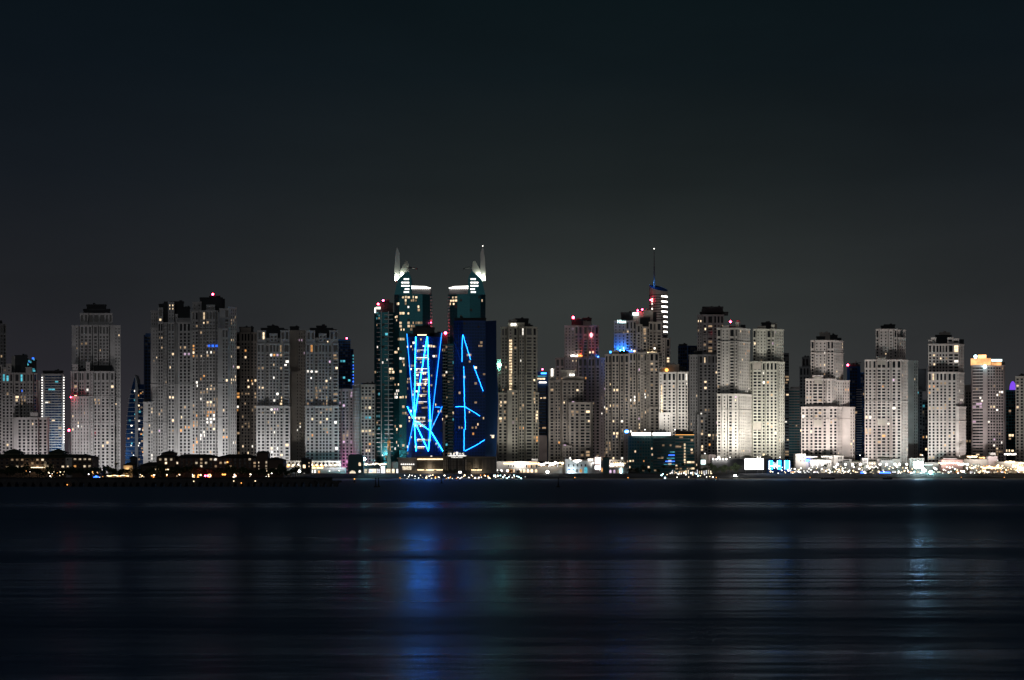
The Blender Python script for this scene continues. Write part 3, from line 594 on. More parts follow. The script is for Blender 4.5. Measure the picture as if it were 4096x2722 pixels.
# ---- right half
t = tower('beige tower with two bright roof floodlights, first right of the dark blue mirror tower', 1790, 'olive', [
    (1308, None, '2003:6:n 2006:6:p 2030:6:n 2032:2:s 2052:2:n 2053:2:p 2070:3:n 2072:5:n 2076:2:q 2098:2:n 2099:5:n 2103:1:w 2130:1:p 2148:5'),
    (1292, 1308, '2032:3:s 2098:3'), (1315, None, '2148:7:n 2150:8'), (1563, None, '2030:-3:n 2046:-3:p 2072:-2'), (1437, None, '1985:10:n 1990:9:s 2005:8'), (1572, None, '1988:3:n 1992:2:p 2030:2'), (1572, None, '2140:1:p 2155:4')],
    [(2034, 2066, 1280, 1308, 5, 8, 'beige'), (2060, 2114, 1274, 1308, 10, 12), (2098, 2130, 1300, 1308, 8, 10)], fl=12.8, lit=.12, bands=(1500, 1690))
for px in (2048, 2060): part_box(t, 'roof_floodlight', 'lampw', px - 4, px + 4, 1295, 1303, 1791, 1)
for k in range(18): part_box(t, 'stair_window', 'warm', 2038, 2042, 1360 + 11.5 * k, 1367 + 11.5 * k, 1791.4, .4); part_box(t, 'stair_window', 'warm', 2043.5, 2047.5, 1360 + 11.5 * k, 1367 + 11.5 * k, 1791.4, .4)
part_box(t, 'roof_floodlight', 'beam', 1992, 2004, 1457, 1463, 1796, 1)
t = tower('dark narrow tower with blue and white roof signs, between two beige towers', 1870, 'navygl', [(1545, None, '2148:4:n 2153:1:r 2184:1:n 2192:4'), (1486, 1545, '2146:8:n 2192:8')], [], fl=12, lit=.16, pal=dict(warm=3, wdim=3), name='glass_tower', group=G2, slot=False, cornice=False)
part_box(t, 'blue_sign', 'signp', 2164, 2186, 1491, 1497, 1871, 1); part_box(t, 'blue_sign', 'tealw', 2150, 2186, 1504, 1507, 1871, 1); part_box(t, 'roof_light_bar', 'sign', 2156, 2186, 1528, 1533, 1869, 1); part_box(t, 'roof_light_bar', 'warm', 2150, 2180, 1513, 1519, 1871, 1); red_light(t, 2170, 1478, 1872)
part_box(t, 'rose_annex', 'rose', 2154, 2188, 1743, 1845, 1830, 12)
t = tower('stepped beige tower lit red from a ledge, with an oval red sign', 1850, 'rose', [
    (1432, None, '2222:5:p 2258:3:n 2260:2:s 2310:2:n 2312:0:p 2350:0:n 2352:2:q 2380:2:n 2382:0:p 2400:0:n 2402:2:s 2424:3'),
    (1302, 1432, '2258:6:s 2298:6:n 2298:5:p 2330:5:n 2332:8:p 2352:8:n 2354:6:p 2378:6:n 2380:7:p 2395:9')],
    [(2286, 2332, 1277, 1302, 9, 10), (2318, 2364, 1286, 1302, 12, 10, 'beige'), (2330, 2366, 1272, 1302, 16, 6)], fl=12.4, lit=.10, bands=(1355, 1565))
red_light(t, 2293, 1271, 1858, 2.4)
b = MB(); c = (X(2365, 1853), 1853.5, Z(1341, 1853)); b.ball(c, 2, sz=1.6); b.build('oval_sign', glow('pink_sign', (1, .25, .3), 4), t)
for k in range(8): part_box(t, 'ledge_lamp', 'lampw' if k < 5 else 'lampo', 2283 + 6 * k, 2287 + 6 * k, 1421 + R.uniform(-3, 1), 1426, 1851, 1)
for px in (2324, 2391): uplight('ledge_uplight', (X(px, 1850), 1850.6, Z(1428, 1850)), 7000, (1, .04, .03), t)
part_box(t, 'blue_lamp', 'signp', 2390, 2396, 1425, 1432, 1851, 1)
t = tower('lower brown stepped tower with bright corner turret before the red-lit tower', 1790, 'brown', [
    (1524, None, '2195:2:n 2197:2:p 2218:0:n 2220:-1:q 2242:-1:n 2244:3:n 2250:1:p 2268:1:n 2270:-.5:q 2300:-.5:n 2302:1:p 2334:4'),
    (1508, 1524, '2250:1.4:q 2334:5'), (1612, None, '2275:-5:n 2280:-5:p 2318:-5:n 2320:-6:w 2362:-6:n 2372:0'), (1785, None, '2250:-9:s 2262:-9:p 2288:-9')],
    [(2243, 2300, 1480, 1508, 6, 10, 'beige'), (2200, 2217, 1474, 1524, 3, 6, 'beige')], fl=12.4, lit=.13, bands=(1680,))
part_box(t, 'turret_light', 'sign', 2205, 2212, 1476, 1505, 1792, .8)
for px in (2282, 2293): part_box(t, 'roof_floodlight', 'lampw', px - 4, px + 4, 1497, 1504, 1791, 1)
# cylinder tower with mast
D = 1960; cx = 2634; rad = 37.0 / F * D
root = thing('round_tower', 'round tower with slanted top, bright bands and a tall mast', 'tower', (X(cx, D), D, LZ), G2)
b = MB(); n = 28; ring = [(X(cx, D) + rad * cos(2 * pi * k / n), D + rad * sin(2 * pi * k / n)) for k in range(n)]
top = [Z(1153 + 9 * (cos(2 * pi * k / n)) - 14 * sin(2 * pi * k / n), D) for k in range(n)]
for k in range(n):
    j = (k + 1) % n; b.quad((*ring[k], LZ), (*ring[j], LZ), (*ring[j], top[j]), (*ring[k], top[k]))
b.build('wall', 'cream', root)
b = MB(); b.poly([(ring[k][0], ring[k][1], top[k] - .2) for k in range(n)]); b.build('roof', 'bluegl', root)
for q in range(30):
    b = MB(); z = Z(1186 + 10 * q, D)
    for k in range(n // 2, n):
        j = (k + 1) % n; f = 1.012
        P_ = lambda i, z: (X(cx, D) + (ring[i][0] - X(cx, D)) * f, D + (ring[i][1] - D) * f, z)
        b.quad(P_(k, z), P_(j, z), P_(j, z + 1.1), P_(k, z + 1.1))
    b.build('ribbon_glazing', 'g0', root)
for y in (1190.5, 1211, 1231, 1251, 1271, 1291, 1311, 1331):
    b = MB(); z = Z(y, D)
    for k in (22, 23, 24, 25):
        if y > 1260 and k == 22: continue
        j = k + 1; f = 1.03; P_ = lambda i, z: (X(cx, D) + (ring[i % n][0] - X(cx, D)) * f, D + (ring[i % n][1] - D) * f, z)
        b.quad(P_(k, z - 1), P_(j, z - 1), P_(j, z + 1), P_(k, z + 1))
    b.build('lit_band', 'lampw', root)
for y in (1196, 1206, 1217, 1236): part_box(root, 'lit_opening', 'wht', 2607, 2610, y - 3, y + 3, D - rad * .72, 1.5)
b = MB(); b.tube((X(2617, D), D, Z(1150, D)), (X(2617, D), D, Z(1065, D)), 1.7, 1.1); b.tube((X(2617, D), D, Z(1065, D)), (X(2616.5, D), D, Z(996, D)), .8, .4); b.build('mast_pole', 'metal', root)
b = MB(); b.ball((X(2616.5, D), D, Z(996, D)), .75); b.build('tip_lamp', 'lampw', root)
red_light(root, 2602, 1201, D - rad * .8, 1.4)
light('mast_uplight', 'POINT', (X(2613, D), D - 5, Z(1134, D)), 2600, (.08, .35, 1), root, .4)
# tower with the roof signs
t = tower('tall stepped tower with white roof signs and a blue-washed side, below the mast', 1830, 'beige', [
    (1282, 1412, '2456:8:s 2502:8:n 2502:7:p 2518:7:n 2520:5:p 2531:5:n 2532:8:p 2545:8'), (1298, 1412, '2545:3:n 2548:3:p 2562:3:n 2562:5:t 2570:5'), (1308, 1412, '2570:2:p 2588:2:n 2588:6:p 2598:6'),
    (1288, 1412, '2596:4:q 2612:4:n 2612:8:p 2625:8:n 2625:7:p 2648:7'), (1352, None, '2647:8:s 2662:8:n 2664:8:p 2681:9'),
    (1412, None, '2514:0:n 2518:0:p 2544:0:n 2546:2:n 2550:-1:p 2562:-1:n 2562:1:t 2574:1:n 2576:-1:p 2586:-1:n 2588:1:t 2596:1:n 2598:-1:p 2636:0'), (1630, None, '2596:-5:n 2600:-5:p 2638:-4'), (1630, None, '2514:-4:n 2518:-4:p 2548:-4')],
    [(2484, 2532, 1250, 1282, 12, 14), (2533, 2574, 1249, 1298, 14, 10, 'beige'), (2574, 2612, 1241, 1298, 10, 10, 'beige'), (2600, 2626, 1252, 1288, 14, 12), (2560, 2600, 1270, 1308, 9, 10), (2652, 2668, 1340, 1352, 10, 6)], fl=12.2, lit=.16, bands=(1330, 1500))
sg = thing('facade_sign', 'white lit sign reading Hilton high on the blue-washed tower', 'sign', (X(2486, 1836), 1836, Z(1294, 1836)))
text('Hilton', 'letters', 'signc', 2470, 2503, 1281, 1293.5, 1836.5, sg, .6); b = MB(); b.box(X(2469, 1837), X(2504, 1837), 1836.6, 1837.2, Z(1295, 1837), Z(1280, 1837)); b.build('sign_frame', 'teal', sg)
part_box(t, 'sign_panel', 'signc', 2531, 2554, 1251, 1262, 1840, 1.5); red_light(t, 2551, 1243, 1846); red_light(t, 2569, 1239, 1840)
for k in range(9): part_box(t, 'ledge_lamp', ['signb', 'lampb', 'lampy'][min(2, k // 4)], 2479 + 7 * k, 2485 + 7 * k, 1400 + R.uniform(0, 5), 1409, 1829.7, .12)
for k in range(7): part_box(t, 'ledge_lamp', 'lampy', 2590 + 5.5 * k, 2593 + 5.5 * k, 1408 + R.uniform(-2, 2), 1412, 1829.6, .8)
uplight('ledge_uplight', (X(2474, 1830), 1833.5, Z(1404, 1830)), 11000, (.02, .16, 1), t); uplight('ledge_uplight', (X(2502, 1830), 1833.0, Z(1402, 1830)), 8000, (.02, .16, 1), t)
t = tower('dim brown tower with warm windows, front left foot of the tower with roof signs', 1800, 'brown', [(1418, None, '2420:5:p 2446:3:n 2448:0:q 2476:0:n 2480:3:p 2496:3:n 2498:0:p 2516:0'), (1404, 1418, '2448:1:s 2476:1')], [(2476, 2514, 1404, 1418, 5, 8)], fl=12.4, lit=.16, bands=(1605,), pal=dict(warm=5, wdim=3, wht=1))
part_box(t, 'blue_sign', 'signp', 2438, 2446, 1405, 1413, 1802, .8)
t = tower('pale stepped tower with an orange roof lamp, behind the dark beach hotel', 1780, 'cream', [
    (1490, None, '2637:3:s 2650:3:p 2668:3:n 2670:0:p 2704:0:n 2706:4:n 2712:1:q 2740:1:p 2752:5'), (1652, None, '2636:-2:n 2650:-2:s 2682:-1'), (1486, 1490, '2720:1.6:s 2752:5')],
    [(2642, 2672, 1470, 1490, 6, 8, 'beige'), (2670, 2716, 1458, 1490, 8, 10, 'beige'), (2698, 2742, 1468, 1490, 12, 8)], fl=12.4, lit=.08, bands=(1655,))
b = MB(); b.ball((X(2667, 1784), 1784, Z(1481, 1784)), 2.2); b.build('roof_lamp', 'lampo', t)
for k in range(16): part_box(t, 'stair_window', 'warm', 2645, 2649, 1540 + 7 * k, 1544.5 + 7 * k, 1782.4, .4)
tower('dark glass slab with a dull red flank, right of the mast tower', 1900, 'navygl', [(1383, None, '2712:6:g 2748:0:n 2752:0:g 2792:2')], [(2716, 2748, 1377, 1383, 8, 10)], fl=12.5, lit=.05, pal=dict(pinkw=2, warm=1), name='glass_tower', group=G2, slot=False, cornice=False)
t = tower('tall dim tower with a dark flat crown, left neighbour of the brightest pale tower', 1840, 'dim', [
    (1420, None, '2756:6:n 2760:5:t 2792:4:n 2796:2:p 2812:2:n 2814:0:q 2845:0:n 2847:2:p 2872:2'), (1258, 1420, '2789:9:t 2808:8:n 2810:6:p 2828:6:n 2830:7:w 2852:7:n 2854:6:p 2895:7'), (1662, None, '2788:-3:n 2800:-3:p 2832:-3')],
    [(2810, 2892, 1227, 1258, 12, 14), (2806, 2820, 1236, 1258, 10, 6), (2800, 2912, 1248, 1258, 12, 12), (2774, 2808, 1404, 1420, 8, 6)], fl=12.6, lit=.16, bands=(1340, 1650))
t = tower('brightest pale tower, with wide dark windows and a red roof lamp', 1765, 'cream', [
    (1313, None, '2868:2:w 2884:2:n 2886:1:s 2916:1:n 2918:2:w 2938:2:n 2940:0:p 2950:0:n 2953:0:t 2980:8:t 3000:16'), (1578, None, '2868:-3:p 2886:-3:n 2888:-4:s 2908:-4:n 2912:-5:p 2932:-5:s 2954:-5:n 2956:-4:t 2980:3:t 3008:14'), (1290, 1313, '2943:1:s 2956:1'), (1305, 1313, '2890:1.4:n 2914:1.4')],
    [(2884, 2944, 1306, 1313, 8, 12), (2946, 2960, 1282, 1313, 12, 8, 'beige'), (2962, 2982, 1300, 1313, 14, 8)], fl=12.6, lit=.10, bands=(1366, 1640))
red_light(t, 2922, 1288, 1774, 1.8)
tower('bright pale tower with lattice panels, right neighbour of the brightest tower', 1775, 'gcream', [
    (1448, None, '3000:5:p 3010:3:n 3012:0:w 3046:0:n 3048:2:p 3062:2:n 3064:0:p 3110:0:n 3114:2:t 3138:8'), (1316, 1448, '3012:6:w 3024:6:n 3026:5:s 3066:5:n 3068:7:w 3084:7:n 3086:5:p 3098:5:t 3134:14'), (1304, 1316, '3030:7:n 3062:7'), (1300, 1316, '3086:5.4:n 3098:5.4')],
    [(3046, 3084, 1290, 1316, 12, 10), (3082, 3108, 1292, 1316, 14, 8, 'beige'), (3100, 3120, 1330, 1340, 10, 6)], fl=12.6, lit=.08, bands=(1444, 1690))
t = bpy.data.objects[LAST[-1]]
for a, c, y0, y1 in ((3014, 3030, 1452, 1478), (3031, 3045, 1452, 1478), (3014, 3030, 1692, 1720), (3031, 3045, 1692, 1720)): part_box(t, 'lattice_panel', 'beige', a, c, y0, y1, 1774.6, .3)
t = tower('dark banded tower with lit ribbons, peeking out right of the bright pair', 1900, 'slate', [(1412, None, '3122:4:r 3140:2:r 3156:4')], [], fl=12, lit=.2, pal=dict(warm=3, wht=1, wdim=2), name='glass_tower', group=G2, slot=False, cornice=False)
tower('grey thinly banded tower in the gap right of the bright pale pair', 1930, 'dim', [(1556, None, '3152:6:n 3156:2:r 3200:2:n 3206:6'), (1548, 1556, '3162:5:n 3198:5')], [], fl=10.6, lit=.015, dk='tealgl', name='slab_tower', group=G2, slot=False, pal=PB, cornice=False)
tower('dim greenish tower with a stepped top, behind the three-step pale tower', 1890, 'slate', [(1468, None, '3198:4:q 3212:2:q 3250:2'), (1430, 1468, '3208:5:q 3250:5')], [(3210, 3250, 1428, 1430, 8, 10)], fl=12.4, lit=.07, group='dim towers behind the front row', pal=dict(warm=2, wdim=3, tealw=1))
tower('pale tower rising in three steps, with lattice panels up its middle', 1770, 'pcream', [
    (1629, None, '3205:2:p 3236:2:n 3238:1:p 3254:1:n 3256:-.5:w 3288:-.5:n 3290:1:p 3308:1:n 3316:0:p 3350:0:n 3352:0:t 3368:6'), (1516, 1629, '3222:4:p 3250:4:n 3250:3:w 3292:3:n 3294:5:p 3304:5:n 3306:4:s 3328:4:t 3344:9'), (1503, 1516, '3250:3.4:n 3292:3.4'),
    (1360, 1516, '3243:10:p 3258:10:n 3260:9:s 3306:9:n 3308:10:p 3336:10:t 3352:14:t 3373:22'), (1520, None, '3330:9:t 3350:12:t 3398:18'), (1628, None, '3365:12:n 3400:12:t 3420:14')],
    [(3278, 3320, 1331, 1360, 16, 10, 'beige'), (3266, 3300, 1346, 1360, 14, 8), (3318, 3350, 1340, 1360, 20, 8), (3340, 3366, 1352, 1360, 24, 8)], fl=12.4, lit=.08, bands=(1408, 1675))
t = bpy.data.objects[LAST[-1]]
for a, c in ((3258, 3271), (3273, 3286)):
    part_box(t, 'lattice_panel', 'beige', a, c, 1508, 1535, 1772.5, .3); part_box(t, 'lattice_panel', 'beige', a, c, 1680, 1708, 1769, .3)
t = tower('deep blue glass tower with a crane on its roof, between two pale towers', 1900, 'bluegl', [(1466, None, '3388:2:n 3398:0:g 3430:0:n 3442:2'), (1490, None, '3442:4:g 3470:4')], [(3398, 3440, 1458, 1466, 2, 12)], fl=12.4, lit=.06, pal=dict(warm=3, wdim=3), name='glass_tower', group=G2, slot=False, cornice=False)
red_light(t, 3391, 1461, 1900, 2); b = MB(); b.tube((X(3402, 1902), 1902, Z(1455, 1902)), (X(3444, 1902), 1902, Z(1452, 1902)), .5); b.tube((X(3424, 1902), 1902, Z(1464, 1902)), (X(3424, 1902), 1902, Z(1444, 1902)), .5); b.build('crane_arm', 'black', t)
for k in range(28): shelf(t, 'dim', 3426, 3446, 1898.3, 1900.2, Z(1560 + 9.6 * k, 1899), Z(1560 + 9.6 * k, 1899) + .9)
tower('broad pale tower with a set-back top, right of the deep blue glass tower', 1760, 'pcream', [
    (1440, None, '3459:1:p 3488:1:n 3490:2:p 3506:2:n 3508:0:w 3544:0:n 3546:2:p 3562:2:n 3566:1:p 3606:1:n 3608:2:t 3632:10'), (1428, 1440, '3507:1:n 3543:1'),
    (1316, 1440, '3503:7:p 3516:7:n 3517:6:s 3552:6:n 3554:7:s 3574:7:n 3576:6:p 3588:6:n 3590:12:t 3622:18'), (1348, 1440, '3590:10:t 3622:16')],
    [(3536, 3580, 1298, 1316, 12, 10), (3524, 3560, 1303, 1316, 14, 6), (3594, 3612, 1316, 1348, 14, 6)], fl=12.4, lit=.09, bands=(1604,))
t = bpy.data.objects[LAST[-1]]
for a, c in ((3510, 3525), (3527, 3542)):
    part_box(t, 'lattice_panel', 'beige', a, c, 1432, 1460, 1759.5, .3); part_box(t, 'lattice_panel', 'beige', a, c, 1676, 1704, 1759.5, .3)
tower('blank grey slab with one narrow strip of windows, behind the broad pale tower', 1830, 'grey', [(1443, None, '3618:6:n 3655:6:t 3672:8')], [], fl=12.4, lit=.05, cap=60)
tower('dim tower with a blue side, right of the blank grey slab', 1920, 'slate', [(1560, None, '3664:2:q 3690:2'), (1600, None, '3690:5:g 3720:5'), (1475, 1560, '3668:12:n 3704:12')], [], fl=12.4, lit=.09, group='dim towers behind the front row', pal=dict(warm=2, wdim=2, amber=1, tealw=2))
tower('pale tower with crenellated corners, left of the tower with the orange crown', 1765, 'pcream', [
    (1490, None, '3712:1:p 3742:1:n 3743:0:p 3788:0:n 3790:1:p 3826:1:n 3828:1:s 3836:2:t 3857:10'), (1376, 1490, '3713:5:p 3744:5:n 3744:6:q 3792:6:n 3793:5:w 3836:5:t 3856:12'), (1350, 1376, '3724:5.4:p 3744:5.4'), (1360, 1376, '3714:6:p 3724:6'), (1350, 1376, '3790:5.4:w 3812:5.4'), (1354, 1376, '3812:6:w 3836:6'), (1628, None, '3824:-1:n 3836:-1:t 3864:8')],
    [(3742, 3806, 1340, 1376, 14, 10), (3758, 3800, 1330, 1376, 16, 8, 'beige'), (3838, 3856, 1358, 1376, 14, 8)], fl=12.4, lit=.09, bands=(1684,))
tower('dim reddish tower, in the narrow gap left of the tower with the orange crown', 1930, 'brown', [(1562, None, '3850:4:q 3886:4'), (1540, 1562, '3858:8:n 3886:8')], [], fl=12, lit=.06, group='dim towers behind the front row', pal=dict(pinkw=2, wdim=2))
t = tower('office tower with a glowing orange crown and teal roof sign', 1800, 'rose', [
    (1462, None, '3885:6:n 3890:3:r 3932:0:n 3948:0:n 3950:1:v 3982:1:n 3984:2:v 4014:4:n 4020:8')], [(3890, 4018, 1450, 1462, 8, 12)], fl=11.9, lit=.16, pal=dict(warm=2, wdim=4, pinkw=3, wht=2), name='office_tower', slot=False)
b = MB(); b.prism([(X(3886, 1801), 1804), (X(3964, 1798), 1798), (X(3964, 1804), 1804), (X(3887, 1812), 1812)], Z(1461, 1800), Z(1434, 1800)); b.build('lit_crown', 'signo', t)
b = MB(); b.prism([(X(3912, 1806), 1806), (X(3945, 1806), 1806), (X(3945, 1812), 1812), (X(3912, 1812), 1812)], Z(1434, 1806), Z(1420, 1806)); b.build('lit_crown', 'signo', t)
part_box(t, 'roof_sign_bar', 'signc', 3967, 4008, 1438, 1446, 1800, 1); part_box(t, 'lit_crown', 'signo', 3967, 4006, 1450, 1462, 1800, 1)
for q in ((3902, 1427), (3940, 1467)): b = MB(); b.ball((X(q[0], 1796), 1796, Z(q[1], 1796)), 2.1); b.build('roof_lamp', 'lampc', t)
t = tower('dark tower topped by a purple glowing dome, near the right edge', 1890, 'tealgl', [(1560, None, '4024:3:g 4066:1')], [], fl=12.2, lit=.10, pal=dict(warm=2, wdim=2, wht=1), name='glass_tower', group=G2, slot=False, cornice=False)
b = MB(); c = (X(4052, 1895), 1896, Z(1558, 1895)); b.ball(c, 4.2, sz=2.6, nu=12, nv=8); b.build('dome', 'purple', t)
tower('beige tower cut by the right edge of the picture', 1800, 'beige', [(1506, None, '4062:4:p 4096:2:p 4150:0')], [(4076, 4130, 1500, 1506, 6, 10)], fl=12.4, lit=.16, bands=(1655,))
# low dark beach hotel with white lit parapet
D = 1712
t = tower('dark eight-storey beach hotel with a white glowing parapet', D, 'teal', [(1745, None, '2512:2:g 2516:1:v 2600:3:n 2602:3:q 2614:3:n 2616:4:r 2700:-1'), (1738, None, '2700:-3:n 2702:-3:r 2778:-3')], [(2702, 2774, 1724, 1738, 1, 12), (2702, 2720, 1718, 1738, 4, 8), (2622, 2664, 1722, 1745, 12, 6)], fl=12.5, lit=.22, pal=dict(warm=5, wdim=4, amber=.6, wht=1.5), name='beach_hotel', cat='hotel', group=None, dk='tealgl', slot=False, thick=20, cornice=False)
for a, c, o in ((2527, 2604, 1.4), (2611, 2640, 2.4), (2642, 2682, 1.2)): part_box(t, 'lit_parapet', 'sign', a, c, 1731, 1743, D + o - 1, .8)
for k in range(10):
    y = 1757 + 12.4 * k; shelf(t, 'dim', 2614, 2700, D - 1.6, D + 4, Z(y, D), Z(y, D) + .5); shelf(t, 'dim', 2700, 2782, D - 5, D - 2.8, Z(y, D), Z(y, D) + .5)
part_box(t, 'roof_light_bar', 'lampo', 2701, 2776, 1739.5, 1740.6, D - 4.4, .5)
for k in range(7): part_box(t, 'stair_window', 'warm', 2736, 2742, 1776 + 12.4 * k, 1784 + 12.4 * k, D - 3.6, .4)
for k in range(5): part_box(t, 'blue_light_panel', 'lampb' if k % 2 else 'tealw', 2680 - 6 * k, 2699, 1808 + 12.4 * k, 1810 + 12.4 * k, D - 2, .3)
d = 1700
root = thing('sign_pylon', 'tall mauve pylon topped by a blue oval sign, left of the dark beach hotel', 'pylon', (X(2505, d), d, LZ))
for a in (2498, 2503.5, 2509): part_box(root, 'column', 'rose', a - 1.6, a + 1.6, 1738, 1880, d, 1)
b = MB(); l = [(2506.5 + 9.5 * cos(2 * pi * k / 16), 1727 + 7 * sin(2 * pi * k / 16)) for k in range(16)]; b.plate([(X(a, d), Z(c, d)) for a, c in l], d - .6, d + .6); o = b.build('sign_panel', 'signp', root)
b = MB(); l = [(2500, 1729), (2502, 1724), (2504.5, 1727), (2506.5, 1723), (2509, 1727), (2511, 1723), (2513.5, 1725), (2512, 1730), (2509, 1731), (2506.5, 1728), (2503, 1731)]; b.plate([(X(a, d), Z(c, d)) for a, c in l], d - 1, d - .7); b.build('script_mark', 'sign', o)
# ------------------------------------------------------------------ trees
def leaf_crown(n, rx, rz, cz, size, seed, lumps=5):
    r = random.Random(seed); b = MB()
    cs = [(r.uniform(-.6, .6) * rx, r.uniform(-.6, .6) * rx, cz + r.uniform(-.5, .5) * rz, r.uniform(.35, .6)) for _ in range(lumps)]
    for _ in range(n):
        c = r.choice(cs); 
        while True:
            v = [r.uniform(-1, 1) for _ in range(3)]
            if .25 < sum(q * q for q in v) < 1: break
        p = (c[0] + v[0] * rx * c[3], c[1] + v[1] * rx * c[3], c[2] + v[2] * rz * c[3])
        a, e, s = r.uniform(0, 2 * pi), r.uniform(-.9, .9), size * r.uniform(.6, 1.4)
        u = (cos(a) * s, sin(a) * s, 0); w_ = (-sin(a) * sin(e) * s, cos(a) * sin(e) * s, cos(e) * s)
        b.quad(*[tuple(p[k] + i * u[k] + j * w_[k] for k in range(3)) for i, j in ((-1, 0), (0, -.7), (1, 0), (0, .7))])
    return b
def bushy(label, seed, h):
    root = thing('leafy_tree', label, 'tree', (0, 0, 0), 'leafy trees along the shore')
    b = MB(); b.tube((0, 0, 0), (.2, 0, h * .45), .28, .18)
    for k in range(5):
        a = 2 * pi * k / 5; b.tube((.2, 0, h * .38), (1.6 * cos(a), 1.6 * sin(a), h * .66), .13, .05)
    b.build('trunk', 'bark', root, (0, 0, 0)); leaf_crown(700, h * .48, h * .40, h * .62, .34, seed).build('crown', 'leaf', root, (0, 0, 0)); return root
def palmtree(label, seed, h):
    r = random.Random(seed); root = thing('palm_tree', label, 'palm', (0, 0, 0), 'palms along the shore')
    b = MB(); pr = (0, 0, 0)
    for k in range(1, 5): q = (.12 * k * k * .3, 0, h * k / 4); b.tube(pr, q, .26 - .02 * k, .24 - .02 * k); pr = q
    b.build('trunk', 'bark', root, (0, 0, 0)); b = MB()
    for k in range(20):
        a = 2 * pi * k / 20 + r.uniform(-.2, .2); up = r.uniform(.1, 1.1); L = r.uniform(2.4, 3.4)
        prev = None
        for j in range(7):
            u = j / 6; rr_ = L * u; z = pr[2] + up * L * u * .9 - 1.5 * u * u * L * .62; w_ = .42 * (1 - abs(u - .45)) + .05
            c = (pr[0] + rr_ * cos(a), rr_ * sin(a), z); l = (c[0] - w_ * sin(a), c[1] + w_ * cos(a), z - .25); q = (c[0] + w_ * sin(a), c[1] - w_ * cos(a), z - .25)
            if prev: b.quad(prev[0], prev[1], c, l); b.quad(prev[1], prev[2], q, c)
            prev = (l, c, q)
    b.build('crown', 'palm', root, (0, 0, 0)); return root
bush_lib = [bushy('leafy tree', s, h) for s, h in ((1, 7.5), (2, 6), (3, 9))]
palm_lib = [palmtree('palm tree', s, h) for s, h in ((4, 8), (5, 6.5), (6, 9.5))]
used = set()
def plant(lib, k, px, d, z, label, sc_=1.0):
    src = lib[k % len(lib)]
    o = src if id(src) not in used and not used.add(id(src)) else copy_tree(src)
    o['label'] = label; o.location = (X(px, d), d, z); o.rotation_euler = (0, 0, R.uniform(0, 6.28)); o.scale = (sc_, sc_, sc_ * R.uniform(.9, 1.1)); return o
GZ = 3.0
for px in range(6, 1190, 17):
    y = R.uniform(-8, 8); d = 1246 + R.uniform(0, 12)
    plant(bush_lib, R.randrange(3), px + y, d, GZ - .3, 'dark leafy tree in the garden belt before the pitched-roof hotels, behind the pier', R.uniform(.95, 1.4))
for px in (150, 462, 492, 612, 742, 830, 905, 975): plant(palm_lib, px, px, 1255 + R.uniform(0, 18), GZ, 'palm among the dark leafy trees of the left garden belt', R.uniform(.75, 1.05))
plant(palm_lib, 1, 468, 1300, GZ + 8, 'shaggy palm standing clear above the low roofs, left of the small dark tower', .8)
for px in (1700, 1740, 1776, 1800, 1822, 1905, 1930): plant(palm_lib, px, px, 1686, LZ - .5, 'palm on the beach terrace before the hotel podium with the sign', R.uniform(.5, .8))
for px in (2000, 2040, 2075): plant(bush_lib, px, px, 1684, LZ - 1.5, 'leafy tree beside the warm beach lamps left of the arcade mall', R.uniform(.6, .8))
for px in (2080, 2036, 2122): plant(palm_lib, px, px, 1760, LZ + 9, 'palm on the roof terrace of the arcade mall', .55)
for px in (2520, 2545, 2575, 2600, 2630): plant(bush_lib, px // 5, px, 1690, LZ - .8, 'leafy tree in front of the dark beach hotel, left half', R.uniform(.9, 1.25))
for px in (2655, 2690, 2712, 2735, 2758, 2780): plant(palm_lib, px, px, 1688, LZ - .5, 'tall palm in front of the dark beach hotel, right half', R.uniform(.9, 1.25))
for px in (2800, 2822, 2850, 2868, 2888, 2905, 2925, 2950): plant(bush_lib, px // 3, px, 1690, LZ - 1, 'leafy tree left of the bright white video screen', R.uniform(1.0, 1.5))
plant(palm_lib, 2, 2838, 1685, LZ, 'palm beside the square cyan screen', 1.2)
for px in (3302, 3340, 3375, 3425, 3455, 3505): plant(palm_lib, px, px, 1715, LZ - .5, 'palm among the crowded lamps under the white villas', R.uniform(.9, 1.15))
for px in (3470, 3480, 3820, 3870): plant(bush_lib, px // 2, px, 1700, LZ - .5, 'small leafy tree between promenade lamps at right', .7)

# ------------------------------------------------------------------ low buildings
def winrow(root, px0, px1, step, y0, y1, d, ww, lit, mats=('warm', 'wht', 'wdim'), dark='g0', arch=False):
    x = px0
    while x <= px1:
        m_ = R.choice(mats) if R.random() < lit else dark
        b = MB(); l = [(x - ww / 2, y1), (x - ww / 2, y0)]
        if arch: l = [(x - ww / 2, y1), (x - ww / 2, y0 + ww / 2)] + [(x - ww / 2 * cos(pi * k / 6), y0 + ww / 2 - ww / 2 * sin(pi * k / 6)) for k in range(1, 6)] + [(x + ww / 2, y0 + ww / 2), (x + ww / 2, y1)]
        else: l += [(x + ww / 2, y0), (x + ww / 2, y1)]
        b.plate([(X(a, d), Z(c, d)) for a, c in l], d - .12, d + .25); o = b.build('arched_window' if arch else 'window', m_, root)
        if not arch:
            f = MB(); f.box(X(x - ww / 2 - .8, d), X(x + ww / 2 + .8, d), d - .3, d - .05, Z(y1 + 1, d), Z(y1, d)); f.build('sill', 'dim', o)
        x += step
def block(root, name, mat, px0, px1, yt, yb, d, th):
    b = MB(); b.box(X(px0, d), X(px1, d), d, d + th, Z(yb, d) if yb else (GZ if d < 1400 else LZ) - .4, Z(yt, d)); o = b.build(name, mat, root); return o
